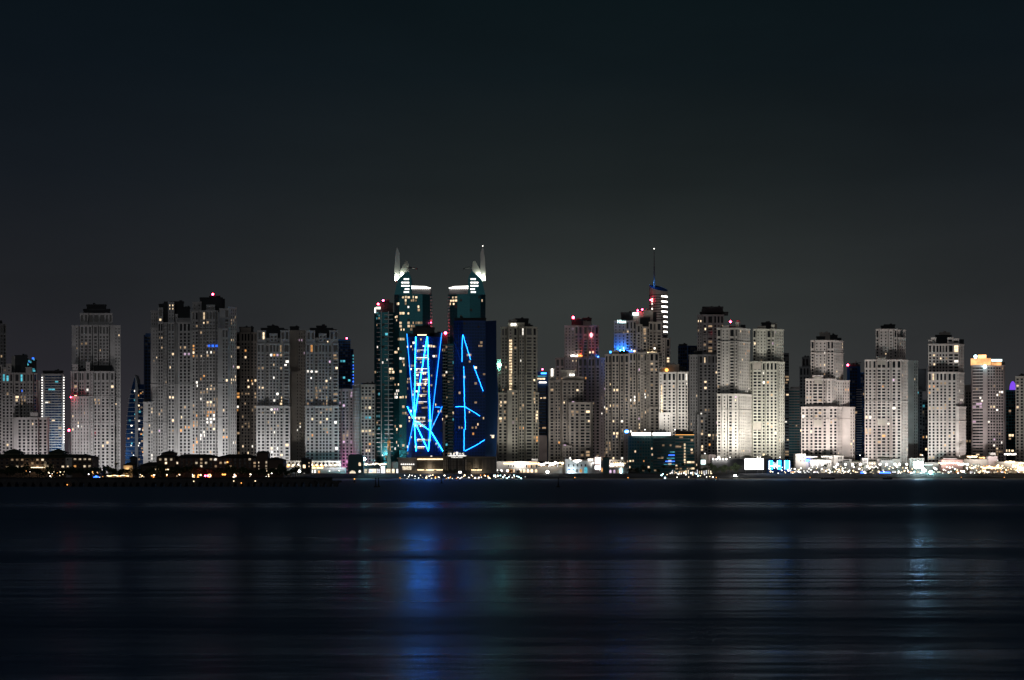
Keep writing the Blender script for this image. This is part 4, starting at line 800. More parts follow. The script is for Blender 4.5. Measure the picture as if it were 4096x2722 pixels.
def hiproof(root, mat, px0, px1, ybase, ytop, d, th, over=1.2, ridge=None):
    b = MB(); b.hip(X(px0, d), X(px1, d), d, d + th, Z(ybase, d), Z(ytop, d), over, 0, ridge); return b.build('roof', mat, root)
d = 1290
h = thing('resort_hotel', 'long pitched-roof resort hotel with green roofs behind trees at the far left', 'hotel', (X(170, d), d, GZ))
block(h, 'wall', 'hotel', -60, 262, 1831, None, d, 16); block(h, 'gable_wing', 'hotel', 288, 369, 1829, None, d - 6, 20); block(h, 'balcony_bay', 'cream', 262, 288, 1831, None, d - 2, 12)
hiproof(h, 'groof', -70, 366, 1832, 1817, d, 20, 2); hiproof(h, 'roof', 282, 372, 1829.5, 1815.5, d - 6, 20, 1)
for a, c, e in ((9, 80, 1795.5), (190, 257, 1795.5)): block(h, 'cupola', 'groof', a + 6, c - 6, 1811, 1822, d + 3, 13); hiproof(h, 'groof', a, c, 1811.5, e, d + 2, 15, .6)
winrow(h, 8, 255, 20.3, 1836.5, 1843.5, d, 9, .34, ('hw', 'wdim')); winrow(h, 8, 255, 20.3, 1850, 1858, d, 9, .3, ('hw', 'wdim')); winrow(h, 8, 255, 20.3, 1864, 1872, d, 9, .25, ('hw', 'wdim'))
winrow(h, 300, 362, 19.5, 1834.5, 1841, d - 6, 9.5, .85, ('hw', 'hw', 'amber')); winrow(h, 300, 362, 19.5, 1849, 1856, d - 6, 9, .1); winrow(h, 300, 362, 19.5, 1862, 1870, d - 6, 9, .5, ('hw', 'hw', 'amber')); winrow(h, 271, 280, 10, 1836, 1842, d - 2, 5, 0); winrow(h, 271, 276, 10, 1864, 1869, d - 2, 6, 1, ('warm',))
part_box(h, 'lit_canopy', 'lampy', 93, 183, 1869.5, 1872.2, d - 3, 2); part_box(h, 'pilaster', 'cream', 177, 186, 1845, 1872, d - .8, .6)
for a in (78, 138): part_box(h, 'lit_canopy', 'lampy', a - 9, a + 9 if a < 100 else a, 1883, 1885.5, d - 28, 2)
h = thing('resort_hotel', 'dark pitched-roof resort hotel with lit windows below the tallest pair of grey blocks', 'hotel', (X(880, d), d, GZ))
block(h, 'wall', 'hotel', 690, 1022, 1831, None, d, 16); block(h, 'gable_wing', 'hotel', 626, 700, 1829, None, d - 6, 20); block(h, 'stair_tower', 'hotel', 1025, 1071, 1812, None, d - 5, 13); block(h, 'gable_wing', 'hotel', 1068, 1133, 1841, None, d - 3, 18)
hiproof(h, 'roof', 690, 870, 1832, 1817, d, 18, 1.5); hiproof(h, 'roof', 868, 1026, 1832, 1817, d, 18, 1.5); hiproof(h, 'roof', 620, 706, 1829.5, 1811, d - 6, 20, .4); hiproof(h, 'roof', 1060, 1136, 1841, 1828, d - 3, 18, 1)
block(h, 'cupola', 'hotel', 650, 698, 1812, 1822, d - 1, 10); hiproof(h, 'roof', 648, 700, 1812.5, 1803, d - 2, 12, .6); hiproof(h, 'roof', 1023, 1073, 1812.5, 1802, d - 5, 13, .6)
winrow(h, 641, 690, 22, 1834.5, 1843, d - 6, 8.5, .95, ('hw',)); winrow(h, 664, 670, 22, 1849, 1857, d - 6, 8, 1, ('warm',))
winrow(h, 708, 1020, 19.4, 1834.5, 1842, d, 8.5, .26, ('hw', 'hw', 'wdim')); winrow(h, 708, 1020, 19.4, 1848.5, 1856.5, d, 8.5, .26, ('hw', 'hw', 'wdim')); winrow(h, 708, 1020, 19.4, 1862, 1870, d, 8, .12, ('hw', 'wdim'))
for y in (1848, 1862, 1875): winrow(h, 1035, 1064, 29, y, y + 6, d - 5, 3.5 if y != 1862 else 4, .9, ('hw',))
for y in (1846, 1861, 1875): winrow(h, 1065, 1069, 9, y, y + 8, d - 5.4, 6.5, .95, ('hw',))
winrow(h, 1085, 1103, 17, 1874.5, 1881, d - 3, 7, .95, ('hw',)); part_box(h, 'wall_lamp', 'lampo', 907, 912, 1847, 1852, d - 1, .6)
winrow(h, 861, 862, 9, 1834, 1843, d - .3, 10, 1, ('wht',), arch=True)
h = thing('garden_tower', 'small dark square tower with a pyramid roof in the gap of the left skyline', 'tower', (X(531, d), d, GZ))
block(h, 'wall', 'conc', 521, 541, 1830, None, d - 4, 8); hiproof(h, 'roof', 519, 543, 1830, 1825.5, d - 4, 8, .4)
h = thing('restaurant', 'low restaurant pavilion with an amber-washed end wall below the small dark tower', 'restaurant', (X(560, d), d, GZ))
block(h, 'wall', 'beige', 494, 530, 1862, None, d - 12, 8); block(h, 'wing', 'conc', 560, 660, 1864, None, d - 14, 12); hiproof(h, 'roof', 490, 532, 1862.5, 1852, d - 12, 8, .8); hiproof(h, 'roof', 556, 664, 1864, 1849, d - 14, 14, 1)
for x in (621, 633, 661, 671): part_box(h, 'lamp', 'lampy', x - 3, x + 3, 1877, 1882, d - 15, .8)
light('wall_washer', 'POINT', (X(508, d - 14), d - 15, Z(1882, d - 14)), 1500, (1, .6, .25), h, .4)
h = thing('beach_bar', 'long low thatched beach bar strung with bright amber lights, at left behind the pier', 'beach bar', (X(470, 1238), 1238, GZ))
block(h, 'counter', 'brown' if 'brown' in M else 'hotel', 428, 514, 1906, None, 1237, 4); hiproof(h, 'roof', 424, 518, 1903, 1897, 1235, 8, .6)
for k in range(17): part_box(h, 'string_lamp', 'lampo' if k % 5 == 4 else 'lampy', 427.5 + 5.2 * k, 431.6 + 5.2 * k, 1902.3 + 1.3 * sin(k * .9), 1905.3 + 1.3 * sin(k * .9), 1234, .6)
# arcade
d = 1738
h = thing('arcade_building', 'pale arcade with arches and globe lamps below the dark-topped twin blocks', 'arcade', (X(1250, d), d, LZ))
block(h, 'wall', 'cream', 1130, 1362, 1846, None, d + 5, 12); block(h, 'terrace_wall', 'grey', 1128, 1382, 1871, None, d - 4, 9); part_box(h, 'cornice', 'cream', 1128, 1364, 1844, 1847, d + 4, 2)
winrow(h, 1142, 1352, 15.2, 1849, 1861, d + 5, 8.5, .15, ('wdim',), arch=True)
for k in range(13): b = MB(); b.ball((X(1136 + 18.6 * k, d), d, Z(1861, d)), 1.25); b.build('globe_lamp', 'lampy' if k % 3 else 'lampw', h)
for a, c in ((1242, 1262), (1266, 1292)): part_box(h, 'awning', 'lampy', a, c, 1870.5, 1874, d - 5, 1)
for k in range(9): part_box(h, 'lit_opening', R.choice(['shop', 'lampo', 'shop']), 1148 + 17 * k, 1156 + 17 * k, 1863, 1869, d + 4.4, .5)
winrow(h, 1248, 1262, 12, 1881, 1892, d - 4, 6, .9, ('wht',)); winrow(h, 1276, 1280, 16, 1884, 1893, d - 4, 7, 1, ('amber',))
d = 1695
h = thing('gate_tower', 'dark square tower with low pyramid roof, before the pale arcade', 'tower', (X(1222, d), d, LZ))
block(h, 'wall', 'conc', 1204, 1230, 1834, None, d, 10); block(h, 'side_wing', 'conc', 1230, 1243, 1837, None, d + 2, 10); hiproof(h, 'roof', 1202, 1230, 1834, 1829.5, d, 10, .3)
winrow(h, 1217, 1218, 9, 1860, 1873, d, 10, 1, ('warm',)); winrow(h, 1217, 1218, 9, 1893, 1900, d, 9, 1, ('wht',), arch=True); winrow(h, 1236, 1237, 9, 1850, 1855, d + 2, 2, 1, ('warm',)); winrow(h, 1236, 1237, 9, 1864, 1869, d + 2, 2, 1, ('warm',)); part_box(h, 'downpipe', 'cream', 1201.5, 1203.5, 1836, 1880, d - .5, .5)
h = thing('beach_club', 'dark teal block with chamfered roof and arched lit openings', 'beach club', (X(1422, d), d, LZ))
b = MB(); b.plate([(X(a, d), Z(c, d)) for a, c in ((1393, 1908), (1393, 1824), (1400, 1817), (1438, 1817), (1452, 1826), (1453, 1908))], d, d + 14); b.build('wall', 'teal', h)
winrow(h, 1410, 1411, 9, 1883, 1906, d, 27, 1, ('shop',), arch=True); winrow(h, 1439, 1440, 9, 1850, 1864, d, 9, 1, ('warm',), arch=True); winrow(h, 1439, 1440, 9, 1881, 1891, d, 9, 1, ('wht',), arch=True); winrow(h, 1439, 1440, 9, 1895, 1904, d, 9, .6, ('warm',)); part_box(h, 'corner_strip', 'cream', 1390.6, 1392.6, 1824, 1905, d - .3, .6)
d = 1715
h = thing('shop_row', 'low row of lit shops between the teal block and the hotel podium', 'shops', (X(1520, d), d, LZ))
block(h, 'wall', 'beige', 1454, 1600, 1874, None, d, 14); block(h, 'canopy', 'slate', 1452, 1520, 1862, 1875, d - 3, 16); block(h, 'side_wing', 'rose', 1566, 1592, 1848, None, d + 8, 10)
for a, c, m_ in ((1455, 1468, 'shop'), (1475, 1504, 'shop'), (1507, 1520, 'shopw'), (1525, 1540, 'shopw'), (1545, 1562, 'shop'), (1568, 1578, 'shop'), (1586, 1598, 'shopw')): part_box(h, 'lit_opening', m_, a, c, 1877, 1893, d - .2, .5)
part_box(h, 'purple_lamp', 'lampb', 1478, 1488, 1882, 1887, d - .8, .5); part_box(h, 'lit_sign', 'sign', 1524, 1539, 1866, 1874, d - 1, .6)
for k in range(16): b = MB(); b.ball((X(1460 + 5.5 * k, d - 2), d - 2, Z(1857 + R.uniform(-2, 3), d)), R.uniform(.6, 1.1)); b.build('roof_terrace_lamp', R.choice(['lampw', 'lampy']), h)
d = 1722
h = thing('spire', 'slim stepped art-deco spire lit amber, before the slim dark balcony tower', 'spire', (X(1556, d), d, LZ))
for a, yt, yb in ((7.5, 1838, 1900), (6, 1790, 1838), (5, 1762, 1790), (3.5, 1742, 1762), (1.2, 1722, 1742)): block(h, 'shaft', 'brown', 1556 - a, 1556 + a, yt, yb, d + (7.5 - a) * .1, 2.2 + a * .2)
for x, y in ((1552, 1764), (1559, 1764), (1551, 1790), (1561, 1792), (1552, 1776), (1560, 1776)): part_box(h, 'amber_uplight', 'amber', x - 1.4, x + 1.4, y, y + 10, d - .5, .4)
d = 1745
h = thing('arcade_mall', 'pale two-storey mall with orange-lit arches and glowing signs', 'mall', (X(2090, d), d, LZ))
block(h, 'wall', 'cream', 1988, 2152, 1848, None, d, 14); block(h, 'stair_wing', 'beige', 2152, 2262, 1868, None, d + 3, 12); block(h, 'corner_house', 'cream', 2128, 2152, 1836, 1850, d + 2, 8); hiproof(h, 'roof', 2126, 2154, 1836, 1831, d + 2, 8, .6); hiproof(h, 'roof', 1984, 2004, 1840, 1834, d, 9, .5); part_box(h, 'cornice', 'cream', 1988, 2152, 1846.5, 1849, d - .6, .8)
for a, c in ((2014, 2060), (2107, 2149)): part_box(h, 'lit_sign', 'lampy', a, c, 1852.5, 1857, d - 1, .7); part_box(h, 'lit_sign', 'lampo', a + 10, c - 2, 1849.8, 1852, d - 1, .7)
winrow(h, 2034, 2056, 10, 1861, 1868, d, 4, .4); winrow(h, 2081, 2098, 15, 1860, 1867, d, 5, .9, ('pinkw', 'bluew')); winrow(h, 2106, 2148, 6.6, 1860, 1872, d, 4, .6, ('wdim', 'amber'), arch=True)
for k, x in enumerate((2034, 2046, 2056, 2082, 2097, 2112, 2127, 2144)): winrow(h, x, x + 1, 9, 1877, 1891, d, 10 if x > 2060 else 6, .85, ('amber', 'warm', 'warm'), arch=True)
for k in range(11): b = MB(); b.ball((X(2155 + 9.5 * k, d), d + 1, Z(1854 + R.uniform(-3, 6), d)), R.uniform(1, 2)); b.build('globe_lamp', R.choice(['lampw', 'lampy', 'lampw']), h)
for k in range(14): part_box(h, 'lit_opening', R.choice(['shop', 'shopw', 'wdim']), 2158 + 7 * k, 2162 + 7 * k, 1863, 1867, d + 2.6, .5)
b = MB()
for k in range(9): b.box(X(2206 + 5 * k, d), X(2211 + 5 * k, d), d - 3, d + 3, LZ, Z(1891 - 2.2 * k, d))
b.build('outdoor_stair', 'beige', h)
d = 1735
h = thing('white_villa', 'white flat-roofed villa with arched doors and a round corner tower, washed blue-white', 'villa', (X(2335, d), d, LZ))
block(h, 'wall', 'white', 2286, 2352, 1845, None, d, 14); b = MB(); b.prism([(X(2274, d) + 4.2 * cos(2 * pi * k / 20), d + 4 + 4.2 * sin(2 * pi * k / 20)) for k in range(20)], LZ - .4, Z(1837, d)); b.build('round_tower', 'white', h)
b = MB(); b.prism([(X(2352, d) + 12 * cos(2 * pi * k / 24 - pi), d + 9 + 9 * sin(2 * pi * k / 24 - pi)) for k in range(24)], LZ - .4, Z(1850, d)); b.build('curved_wing', 'white', h)
block(h, 'parapet', 'beige', 2285, 2350, 1841, 1845.2, d + .6, 12); block(h, 'tower', 'rose', 2379, 2404, 1829, None, d + 1, 9); hiproof(h, 'roof', 2377, 2406, 1829, 1823, d + 1, 9, .4); block(h, 'loggia', 'cream', 2350, 2379, 1834, 1850, d + 4, 8)
winrow(h, 2355, 2374, 6.5, 1837, 1846, d + 4, 4.5, 1, ('wht',)); winrow(h, 2388, 2396, 7, 1836, 1847, d + 1, 5, 1, ('wht',), arch=True); winrow(h, 2294, 2342, 15.8, 1858, 1866, d, 5, 0); winrow(h, 2275, 2276, 8, 1858, 1867, d - .3, 5, 0)
for x, m_ in ((2277, 'bluew'), (2293, 'bluew'), (2308, 'g1'), (2323, 'amber')): winrow(h, x, x + 1, 9, 1877, 1890, d if x > 2285 else d - .4, 10, 1, (m_,), arch=True)
winrow(h, 2343, 2344, 9, 1869, 1893, d, 13, 1, ('tealw',), arch=True); 
for x in (2277, 2292): part_box(h, 'entrance_lamp', 'lampc', x - 5, x + 5, 1885, 1889, d - 2, .6)
light('villa_lamp', 'POINT', (X(2285, d - 5), d - 7, Z(1888, d)), 5200, (.75, .9, 1), h, .5)
def screen(label, px0, px1, y0, y1, d, mat, cat='screen', power=0, col=(1, 1, 1)):
    s = thing('video_screen', label, cat, (X((px0 + px1) / 2, d), d, LZ)); b = MB(); b.box(X(px0, d), X(px1, d), d - .2, d, Z(y1, d), Z(y0, d)); b.build('panel', mat, s)
    b = MB(); b.box(X(px0 - 1.2, d), X(px1 + 1.2, d), d + .02, d + 1, Z(y1 + 1.2, d), Z(y0 - 1.2, d)); b.build('housing', 'black', s)
    b = MB(); b.box(X(px0 + 3, d), X(px0 + 5, d), d + .3, d + .9, LZ - .4, Z(y1, d)); b.box(X(px1 - 5, d), X(px1 - 3, d), d + .3, d + .9, LZ - .4, Z(y1, d)); b.build('support', 'metal', s)
    return s
screen('glowing white screen on the pink villa tower, right end of the white villa', 2380, 2402, 1864, 1878, 1732, 'screen')
h = thing('gate_tower', 'dark green-grey square tower left of the mauve pylon, before the white villa', 'tower', (X(2422, 1695), 1695, LZ))
block(h, 'wall', 'dim', 2405, 2415, 1832, None, 1697, 8); block(h, 'front_wall', 'teal', 2413, 2437, 1832, None, 1695, 9); hiproof(h, 'roof', 2411, 2438, 1832, 1826, 1695, 9, .2); winrow(h, 2409, 2410, 9, 1836, 1842, 1697, 3, 1, ('wdim',)); part_box(h, 'lit_slot', 'amber', 2406, 2410, 1872, 1888, 1696.6, .5)
d = 1735
h = thing('arcade_building', 'mauve arcade with globe lamps, just left of the tall mauve pylon', 'arcade', (X(2470, d), d, LZ))
block(h, 'wall', 'beige', 2438, 2498, 1840, None, d, 12); block(h, 'ground_floor', 'rose', 2436, 2512, 1872, None, d - 6, 8); winrow(h, 2445, 2494, 15, 1845, 1856, d, 6, .2, ('wdim',), arch=True); winrow(h, 2442, 2478, 15.5, 1880, 1893, d - 6, 8, 1, ('pinkw', 'wdim'), arch=True)
for k in range(14): b = MB(); b.ball((X(2442 + 4.3 * k, d - 3), d - 3, Z(1856 if k % 2 else 1863, d) + R.uniform(-.4, .4)), R.uniform(.8, 1.2)); b.build('globe_lamp', R.choice(['lampw', 'lampy']), h)
part_box(h, 'lit_pillar', 'lampc', 2481, 2487, 1874, 1896, d - 7, .6)
h = thing('sports_deck', 'low flat building with a sloping dark canopy left of the beach tents', 'pavilion', (X(2530, 1700), 1700, LZ)); block(h, 'wall', 'slate', 2512, 2560, 1885, None, 1702, 10); b = MB(); b.plate([(X(a, 1698), Z(c, 1698)) for a, c in ((2513, 1886), (2513, 1874), (2540, 1874), (2552, 1884), (2545, 1887))], 1697, 1706); b.build('canopy', 'beige', h)
for k, x in enumerate((2642, 2680, 2720)):
    h = thing('beach_tent', ['small blue-lit open beach tent, left end of the tents under the palms', 'white peaked beach tent glowing from inside, middle of the tents under the palms', 'low white-lit beach tent, right end of the tents under the palms'][k], 'tent', (X(x, 1684), 1684, LZ - .5), 'beach tents under the palms')
    b = MB(); a = 16 if k == 1 else 11; b.hip(X(x - a, 1684), X(x + a, 1684), 1682, 1690, Z(1901 if k == 1 else 1903, 1684), Z(1892 if k == 1 else 1899, 1684), .3, 0, X(a * .9 + 2048, 1684)); b.build('tent_roof', 'tent' if k != 1 else 'white', h)
    b = MB(); b.box(X(x - a + 2, 1688), X(x + a - 2, 1688), 1688, 1688.6, LZ - .8, Z(1902, 1688)); b.build('lit_interior', ['lampc', 'shopw', 'shop'][k], h)
    b = MB()
    for s in (-1, 1): b.tube((X(x + s * (a - 1), 1682.5), 1682.5, LZ - 1.5), (X(x + s * (a - 1), 1682.5), 1682.5, Z(1902, 1684)), .12)
    b.build('tent_poles', 'metal', h)
# screen hall
d = 1715
h = thing('event_hall', 'dark windowless hall with roof floodlights, carrying the bright white video screen', 'hall', (X(2960, d), d, LZ))
block(h, 'wall', 'slate', 2848, 3130, 1837, None, d + 1, 22); block(h, 'pale_wing', 'beige', 2804, 2850, 1820, None, d + 8, 14); block(h, 'pale_wing', 'rose', 2834, 2862, 1819, None, d + 6, 8); block(h, 'roof_kiosk', 'cream', 2972, 3008, 1829, 1840, d + 8, 8); hiproof(h, 'groof', 2970, 3010, 1829, 1822, d + 8, 8, .5); block(h, 'roof_kiosk', 'cream', 3050, 3083, 1828, 1840, d + 8, 8); hiproof(h, 'groof', 3048, 3085, 1828, 1821, d + 8, 8, .5); block(h, 'roof_rail', 'black', 2910, 2976, 1832.5, 1834, d + 3, .5)
for k in range(5): b = MB(); c = (X(2853 + 13.2 * k, d - .5), d - .3, Z(1837, d)); b.ball(c, 1.0); b.build('roof_floodlight', 'lampw', h); light('roof_flood', 'POINT', (c[0], d - 1.5, c[2] - 2.2), 500, (1, .93, .8), h, .5)
screen('large bright white video screen on the dark event hall', 2979, 3054, 1836, 1879, d - 1, 'screen')
h = thing('led_pavilion', 'pavilion front of glowing blue and white light columns, right of the white video screen', 'pavilion', (X(3118, d), d, LZ)); block(h, 'wall', 'navygl', 3068, 3132, 1840, None, d - .6, 1.2); block(h, 'wall', 'navygl', 3132, 3164, 1844, None, d, 10)
for k, x in enumerate((3077, 3083, 3089, 3110, 3117, 3122, 3139, 3146, 3151, 3158)): part_box(h, 'light_column', 'led' if k % 3 else 'signc', x - 1.4, x + 1.4, 1843, 1878, d - 1.4, .5)
for k in range(7): part_box(h, 'white_light_column', 'shopw', 3093 + 2.3 * k, 3094.4 + 2.3 * k, 1850 + R.uniform(-2, 3), 1868, d - 1.4, .5)
part_box(h, 'light_bar', 'sign', 3076, 3122, 1863.5, 1866.5, d - 1.6, .5)
screen('small square cyan-white screen on a pole left of the event hall', 2804, 2822, 1841, 1858, 1690, 'signc'); screen('glaring greenish-white screen behind the promenade right of the white villas', 3656, 3691, 1848, 1871, 1705, 'glare')
# white villas
d = 1745
def villa(label, parts, roofs, wins_, mat='cream'):
    h = thing('promenade_villa', label, 'villa', (X(parts[0][0], d), d, LZ), 'white villas of the promenade')
    for a, c, yt, off, th, m_ in parts: block(h, 'wall', m_ or mat, a, c, yt, None, d + off, th)
    for a, c, yb, yt, off, th in roofs: hiproof(h, 'groof', a, c, yb, yt, d + off, th, .5)
    for w_ in wins_: winrow(h, *w_[:5], d + w_[5], *w_[6:])
    return h
villa('plain white villa block with a blue panel, leftmost of the white villas', [(3182, 3223, 1816, 0, 12, 'cream'), (3223, 3270, 1826, 4, 10, 'cream')], [(3232, 3272, 1826, 1821, 4, 10)], [(3203, 3217, 13, 1841, 1846, 0, 3, 0), (3215, 3216, 9, 1829, 1834, 0, 3, 0)])
part_box(bpy.data.objects['promenade_villa'], 'blue_panel', 'lampb', 3222, 3240, 1837, 1848, d - 1, .6)
villa('long white villa with a low hipped roof and four arched windows above it', [(3240, 3306, 1840, -4, 10, 'grey'), (3285, 3330, 1824, 4, 10, None), (3306, 3326, 1841, -3, 8, 'cream')], [(3252, 3308, 1840, 1833, -4, 10), (3282, 3332, 1824, 1820, 4, 10)], [(3296, 3314, 6, 1829, 1837, 4, 3.4, 0, ('wht',), 'g0', True), (3310, 3317, 7, 1853, 1860, -3, 3.4, 0, ('wht',), 'g0', True)])
villa('square white villa with two rows of tall windows, middle of the white villas', [(3336, 3374, 1823, 0, 9, 'cream'), (3326, 3340, 1836, 4, 8, None), (3374, 3407, 1838, 2, 9, 'cream')], [(3328, 3378, 1823, 1818, 0, 9), (3376, 3402, 1844, 1840, 0, 4)], [(3355, 3367, 5.6, 1829, 1837, 0, 3.4, 0), (3355, 3367, 5.6, 1845, 1854, 0, 3.4, 0)])
villa('white villa with a slim three-window tower and low tiled wings', [(3450, 3472, 1833, 0, 8, 'white'), (3408, 3450, 1848, 4, 10, 'beige'), (3472, 3505, 1848, 4, 10, 'beige')], [(3406, 3450, 1848, 1841, 4, 10), (3448, 3474, 1833, 1830, 0, 8), (3472, 3508, 1848, 1840, 4, 10)], [(3456, 3466, 4.6, 1838, 1848, 0, 2.8, 0), (3456, 3466, 4.6, 1852, 1861, 0, 2.8, 0), (3420, 3444, 9, 1852, 1858, 4, 5, 0), (3480, 3500, 9, 1852, 1858, 4, 5, .5)])
villa('broad pale villa with a wide hipped roof, rightmost of the white villas', [(3524, 3574, 1842, 0, 10, 'grey'), (3510, 3600, 1836, 8, 10, None)], [(3512, 3562, 1836, 1829, 6, 10)], [(3530, 3568, 7, 1838, 1841, 7, 4, 0)])
h = thing('promenade_block', 'low cream block behind the glaring greenish-white screen', 'building', (X(3660, 1760), 1760, LZ)); block(h, 'wall', 'cream', 3638, 3697, 1833, None, 1760, 10); winrow(h, 3650, 3690, 12, 1839, 1843, 1760, 3, 0); part_box(h, 'lit_canopy', 'signc', 3698, 3730, 1858, 1861, 1740, 4)
h = thing('colonnade', 'greenish colonnade right of the glaring screen', 'colonnade', (X(3730, 1750), 1750, LZ)); block(h, 'wall', 'teal', 3700, 3770, 1862, None, 1755, 6); block(h, 'entablature', 'cream', 3700, 3772, 1850, 1861, 1750, 10); b = MB(); [b.box(X(3703 + 5 * k, 1750), X(3705.5 + 5 * k, 1750), 1750, 1751.5, LZ, Z(1861, 1750)) for k in range(14)]; b.build('columns', 'cream', h)
h = thing('pink_pavilion', 'salmon pink low pavilion with a tiled roof, below the tower with crenellated corners', 'pavilion', (X(3810, 1740), 1740, LZ)); block(h, 'wall', 'pink', 3766, 3852, 1840, None, 1740, 14); block(h, 'upper_wall', 'rose', 3774, 3828, 1834, 1841, 1743, 9); hiproof(h, 'roof', 3772, 3830, 1834, 1827, 1743, 9, .6)
for k in range(11): b = MB(); b.ball((X(3757 + 8 * k, 1737), 1737, Z(1853 + R.uniform(-1, 2), 1737)), R.uniform(.8, 1.3)); b.build('globe_lamp', 'lampw' if k % 2 else 'lampy', h)
h = thing('beach_mall', 'tan terraced mall with dense rows of warm lights, right end of the promenade', 'mall', (X(3990, 1745), 1745, LZ)); block(h, 'wall', 'beige', 3855, 3958, 1838, None, 1750, 14); block(h, 'wall', 'rose', 3954, 3990, 1826, None, 1746, 10); block(h, 'wall', 'beige', 3988, 4150, 1848, None, 1742, 16); block(h, 'stair_block', 'cream', 3962, 3983, 1812, 1830, 1750, 8); block(h, 'kiosk', 'white', 3898, 3920, 1857, 1880, 1715, 6)
for a, c, y, m_ in ((3872, 3912, 1828, 'lampy'), (3918, 3938, 1832, 'signo'), (4020, 4064, 1818, 'lampw'), (4022, 4058, 1848, 'lampy'), (3834, 3866, 1857, 'lampw'), (3930, 3955, 1872, 'lampy'), (3955, 4010, 1872, 'lampy'), (4052, 4084, 1862, 'lampy'), (4072, 4110, 1872, 'lampw'), (4064, 4110, 1882, 'lampy'), (4078, 4120, 1853, 'lampy')):
    x = a
    while x < c: b = MB(); b.ball((X(x, 1738), 1738, Z(y + R.uniform(-1, 1), 1738)), R.uniform(.9, 1.5), sz=.8); b.build('terrace_lamp', m_, h); x += R.uniform(4, 7)

# ------------------------------------------------------------------ lamps of the shore, each one a thing
lib = {}
def lamp(px, py, d, r, mat, label, ground=None, group='small lamps along the shore', name='shore_lamp'):
    r = round(r * 4) / 4 or .25; g = LZ if ground is None else ground; hgt = round(max(.6, Z(py, d) - g))
    k = (r, mat, hgt)
    if k not in lib:
        b = MB(); b.ball((0, 0, hgt), r, 0, 8, 5); b.tube((0, 0, 0), (0, 0, hgt - r * .8), .08, .06, 5, 1); b.tube((0, 0, hgt + r * .7), (0, 0, hgt + r * 1.25), r * .5, r * .1, 6, 1); lib[k] = b.mesh(name, [mat, 'black'])
    o = bpy.data.objects.new(name, lib[k]); C.objects.link(o); o.location = (X(px, d), d, Z(py, d) - hgt); tag(o, label, 'lamp', group); return o
def gz(d): return .9 + 1.7 * (d - 1614) / 18 if d < 1632 else 2.6 + 4.2 * (d - 1632) / 59
def strip(n, x0, x1, y0, y1, d, rs, mats, label, ground=None, dj=14):
    kind = 'garden_lamp' if d < 1300 else 'beach_lamp' if d < 1690 else 'promenade_lamp'
    cs = [R.random() for _ in range(max(3, n // 5))]
    if kind == 'beach_lamp':
        for k in range(n):
            y = R.uniform(y0, y1); dd = 1613
            while dd < 1688 and gz(dd) + 1.6 < Z(y, dd): dd += 1
            lamp(x0 + (x1 - x0) * (k + R.random()) / n, y, dd, rs[0] + (rs[1] - rs[0]) * R.random() ** 1.5, R.choice(mats), label, Z(y, dd) - 1.9, kind.replace('_', ' ') + 's of the shore', kind)
        return
    for k in range(n): lamp(x0 + (x1 - x0) * ((k + R.random()) / n if kind != 'garden_lamp' else min(1, max(0, R.choice(cs) + R.gauss(0, .02)))), R.uniform(y0, y1), d + R.uniform(-dj / 2, dj), rs[0] + (rs[1] - rs[0]) * R.random() ** 2, R.choice(mats), label, ground, kind.replace('_', ' ') + 's of the shore', kind)
strip(26, 20, 420, 1885, 1911, 1242, (.25, .55), ['lampw', 'lampy', 'lampy', 'lampo'], 'small garden lamp among the trees before the far-left green-roofed hotel', GZ, 4)
strip(30, 520, 790, 1896, 1912, 1240, (.25, .6), ['lampw', 'lampy', 'lampo'], 'small garden lamp right of the amber beach bar', GZ, 4)
strip(26, 790, 960, 1898, 1911, 1240, (.4, .8), ['lampy', 'lampo', 'lampo', 'lampw'], 'orange garden lamp in the glowing cluster left of the dark stair tower', GZ, 4)
for x, m_ in ((821, 'lampr'), (831, 'lampr')): lamp(x, 1904, 1240, .8, m_, 'red lamp among the orange garden lamps', GZ)
strip(8, 960, 1130, 1885, 1908, 1242, (.3, .5), ['lampw', 'lampy'], 'small pale garden lamp under the right end of the pitched-roof hotel', GZ, 4)
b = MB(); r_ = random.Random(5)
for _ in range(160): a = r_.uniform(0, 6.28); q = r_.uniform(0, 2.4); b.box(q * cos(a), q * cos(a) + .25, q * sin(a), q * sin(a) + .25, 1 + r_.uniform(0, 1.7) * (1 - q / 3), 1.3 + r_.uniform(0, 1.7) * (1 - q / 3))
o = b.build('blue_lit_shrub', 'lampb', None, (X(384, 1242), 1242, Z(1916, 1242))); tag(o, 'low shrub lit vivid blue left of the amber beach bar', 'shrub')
strip(16, 1600, 1720, 1900, 1918, 1668, (.3, .6), ['lampw', 'lampy'], 'small beach lamp left under the podium with lit fins', 5.2)
strip(52, 1700, 2005, 1901, 1920, 1664, (.4, .9), ['lampw', 'lampy', 'lampy', 'lampo', 'lampw'], 'small warm beach lamp under the podium with the hotel sign', 4.5)
strip(22, 1980, 2110, 1900, 1919, 1666, (.35, .7), ['lampw', 'lampy', 'lampc'], 'small beach lamp left under the arcade mall', 4.5)
strip(24, 2640, 2860, 1890, 1912, 1676, (.4, .9), ['lampw', 'lampc', 'lampy'], 'lamp on the beach lawn under the palms before the dark beach hotel', 5.6)
for k in range(18):
    x = 2690 + 9 * k; d = 1681; y = R.uniform(1884, 1892); b = MB(); b.box(-.5, .5, -.2, .2, 0, 4.2); o = b.build('lit_banner', R.choice(['shop', 'shopw', 'warm']), None, (X(x, d), d, LZ - .8)); o.scale = (R.uniform(.5, 1.2), 1, R.uniform(.5, 1.2)); tag(o, 'narrow upright lit banner among the palms right of the peaked tent', 'banner', 'lit banners under the palms')
strip(16, 3075, 3180, 1870, 1900, 1700, (.5, 1.0), ['lampw', 'lampy'], 'lamp at the foot of the blue light columns')
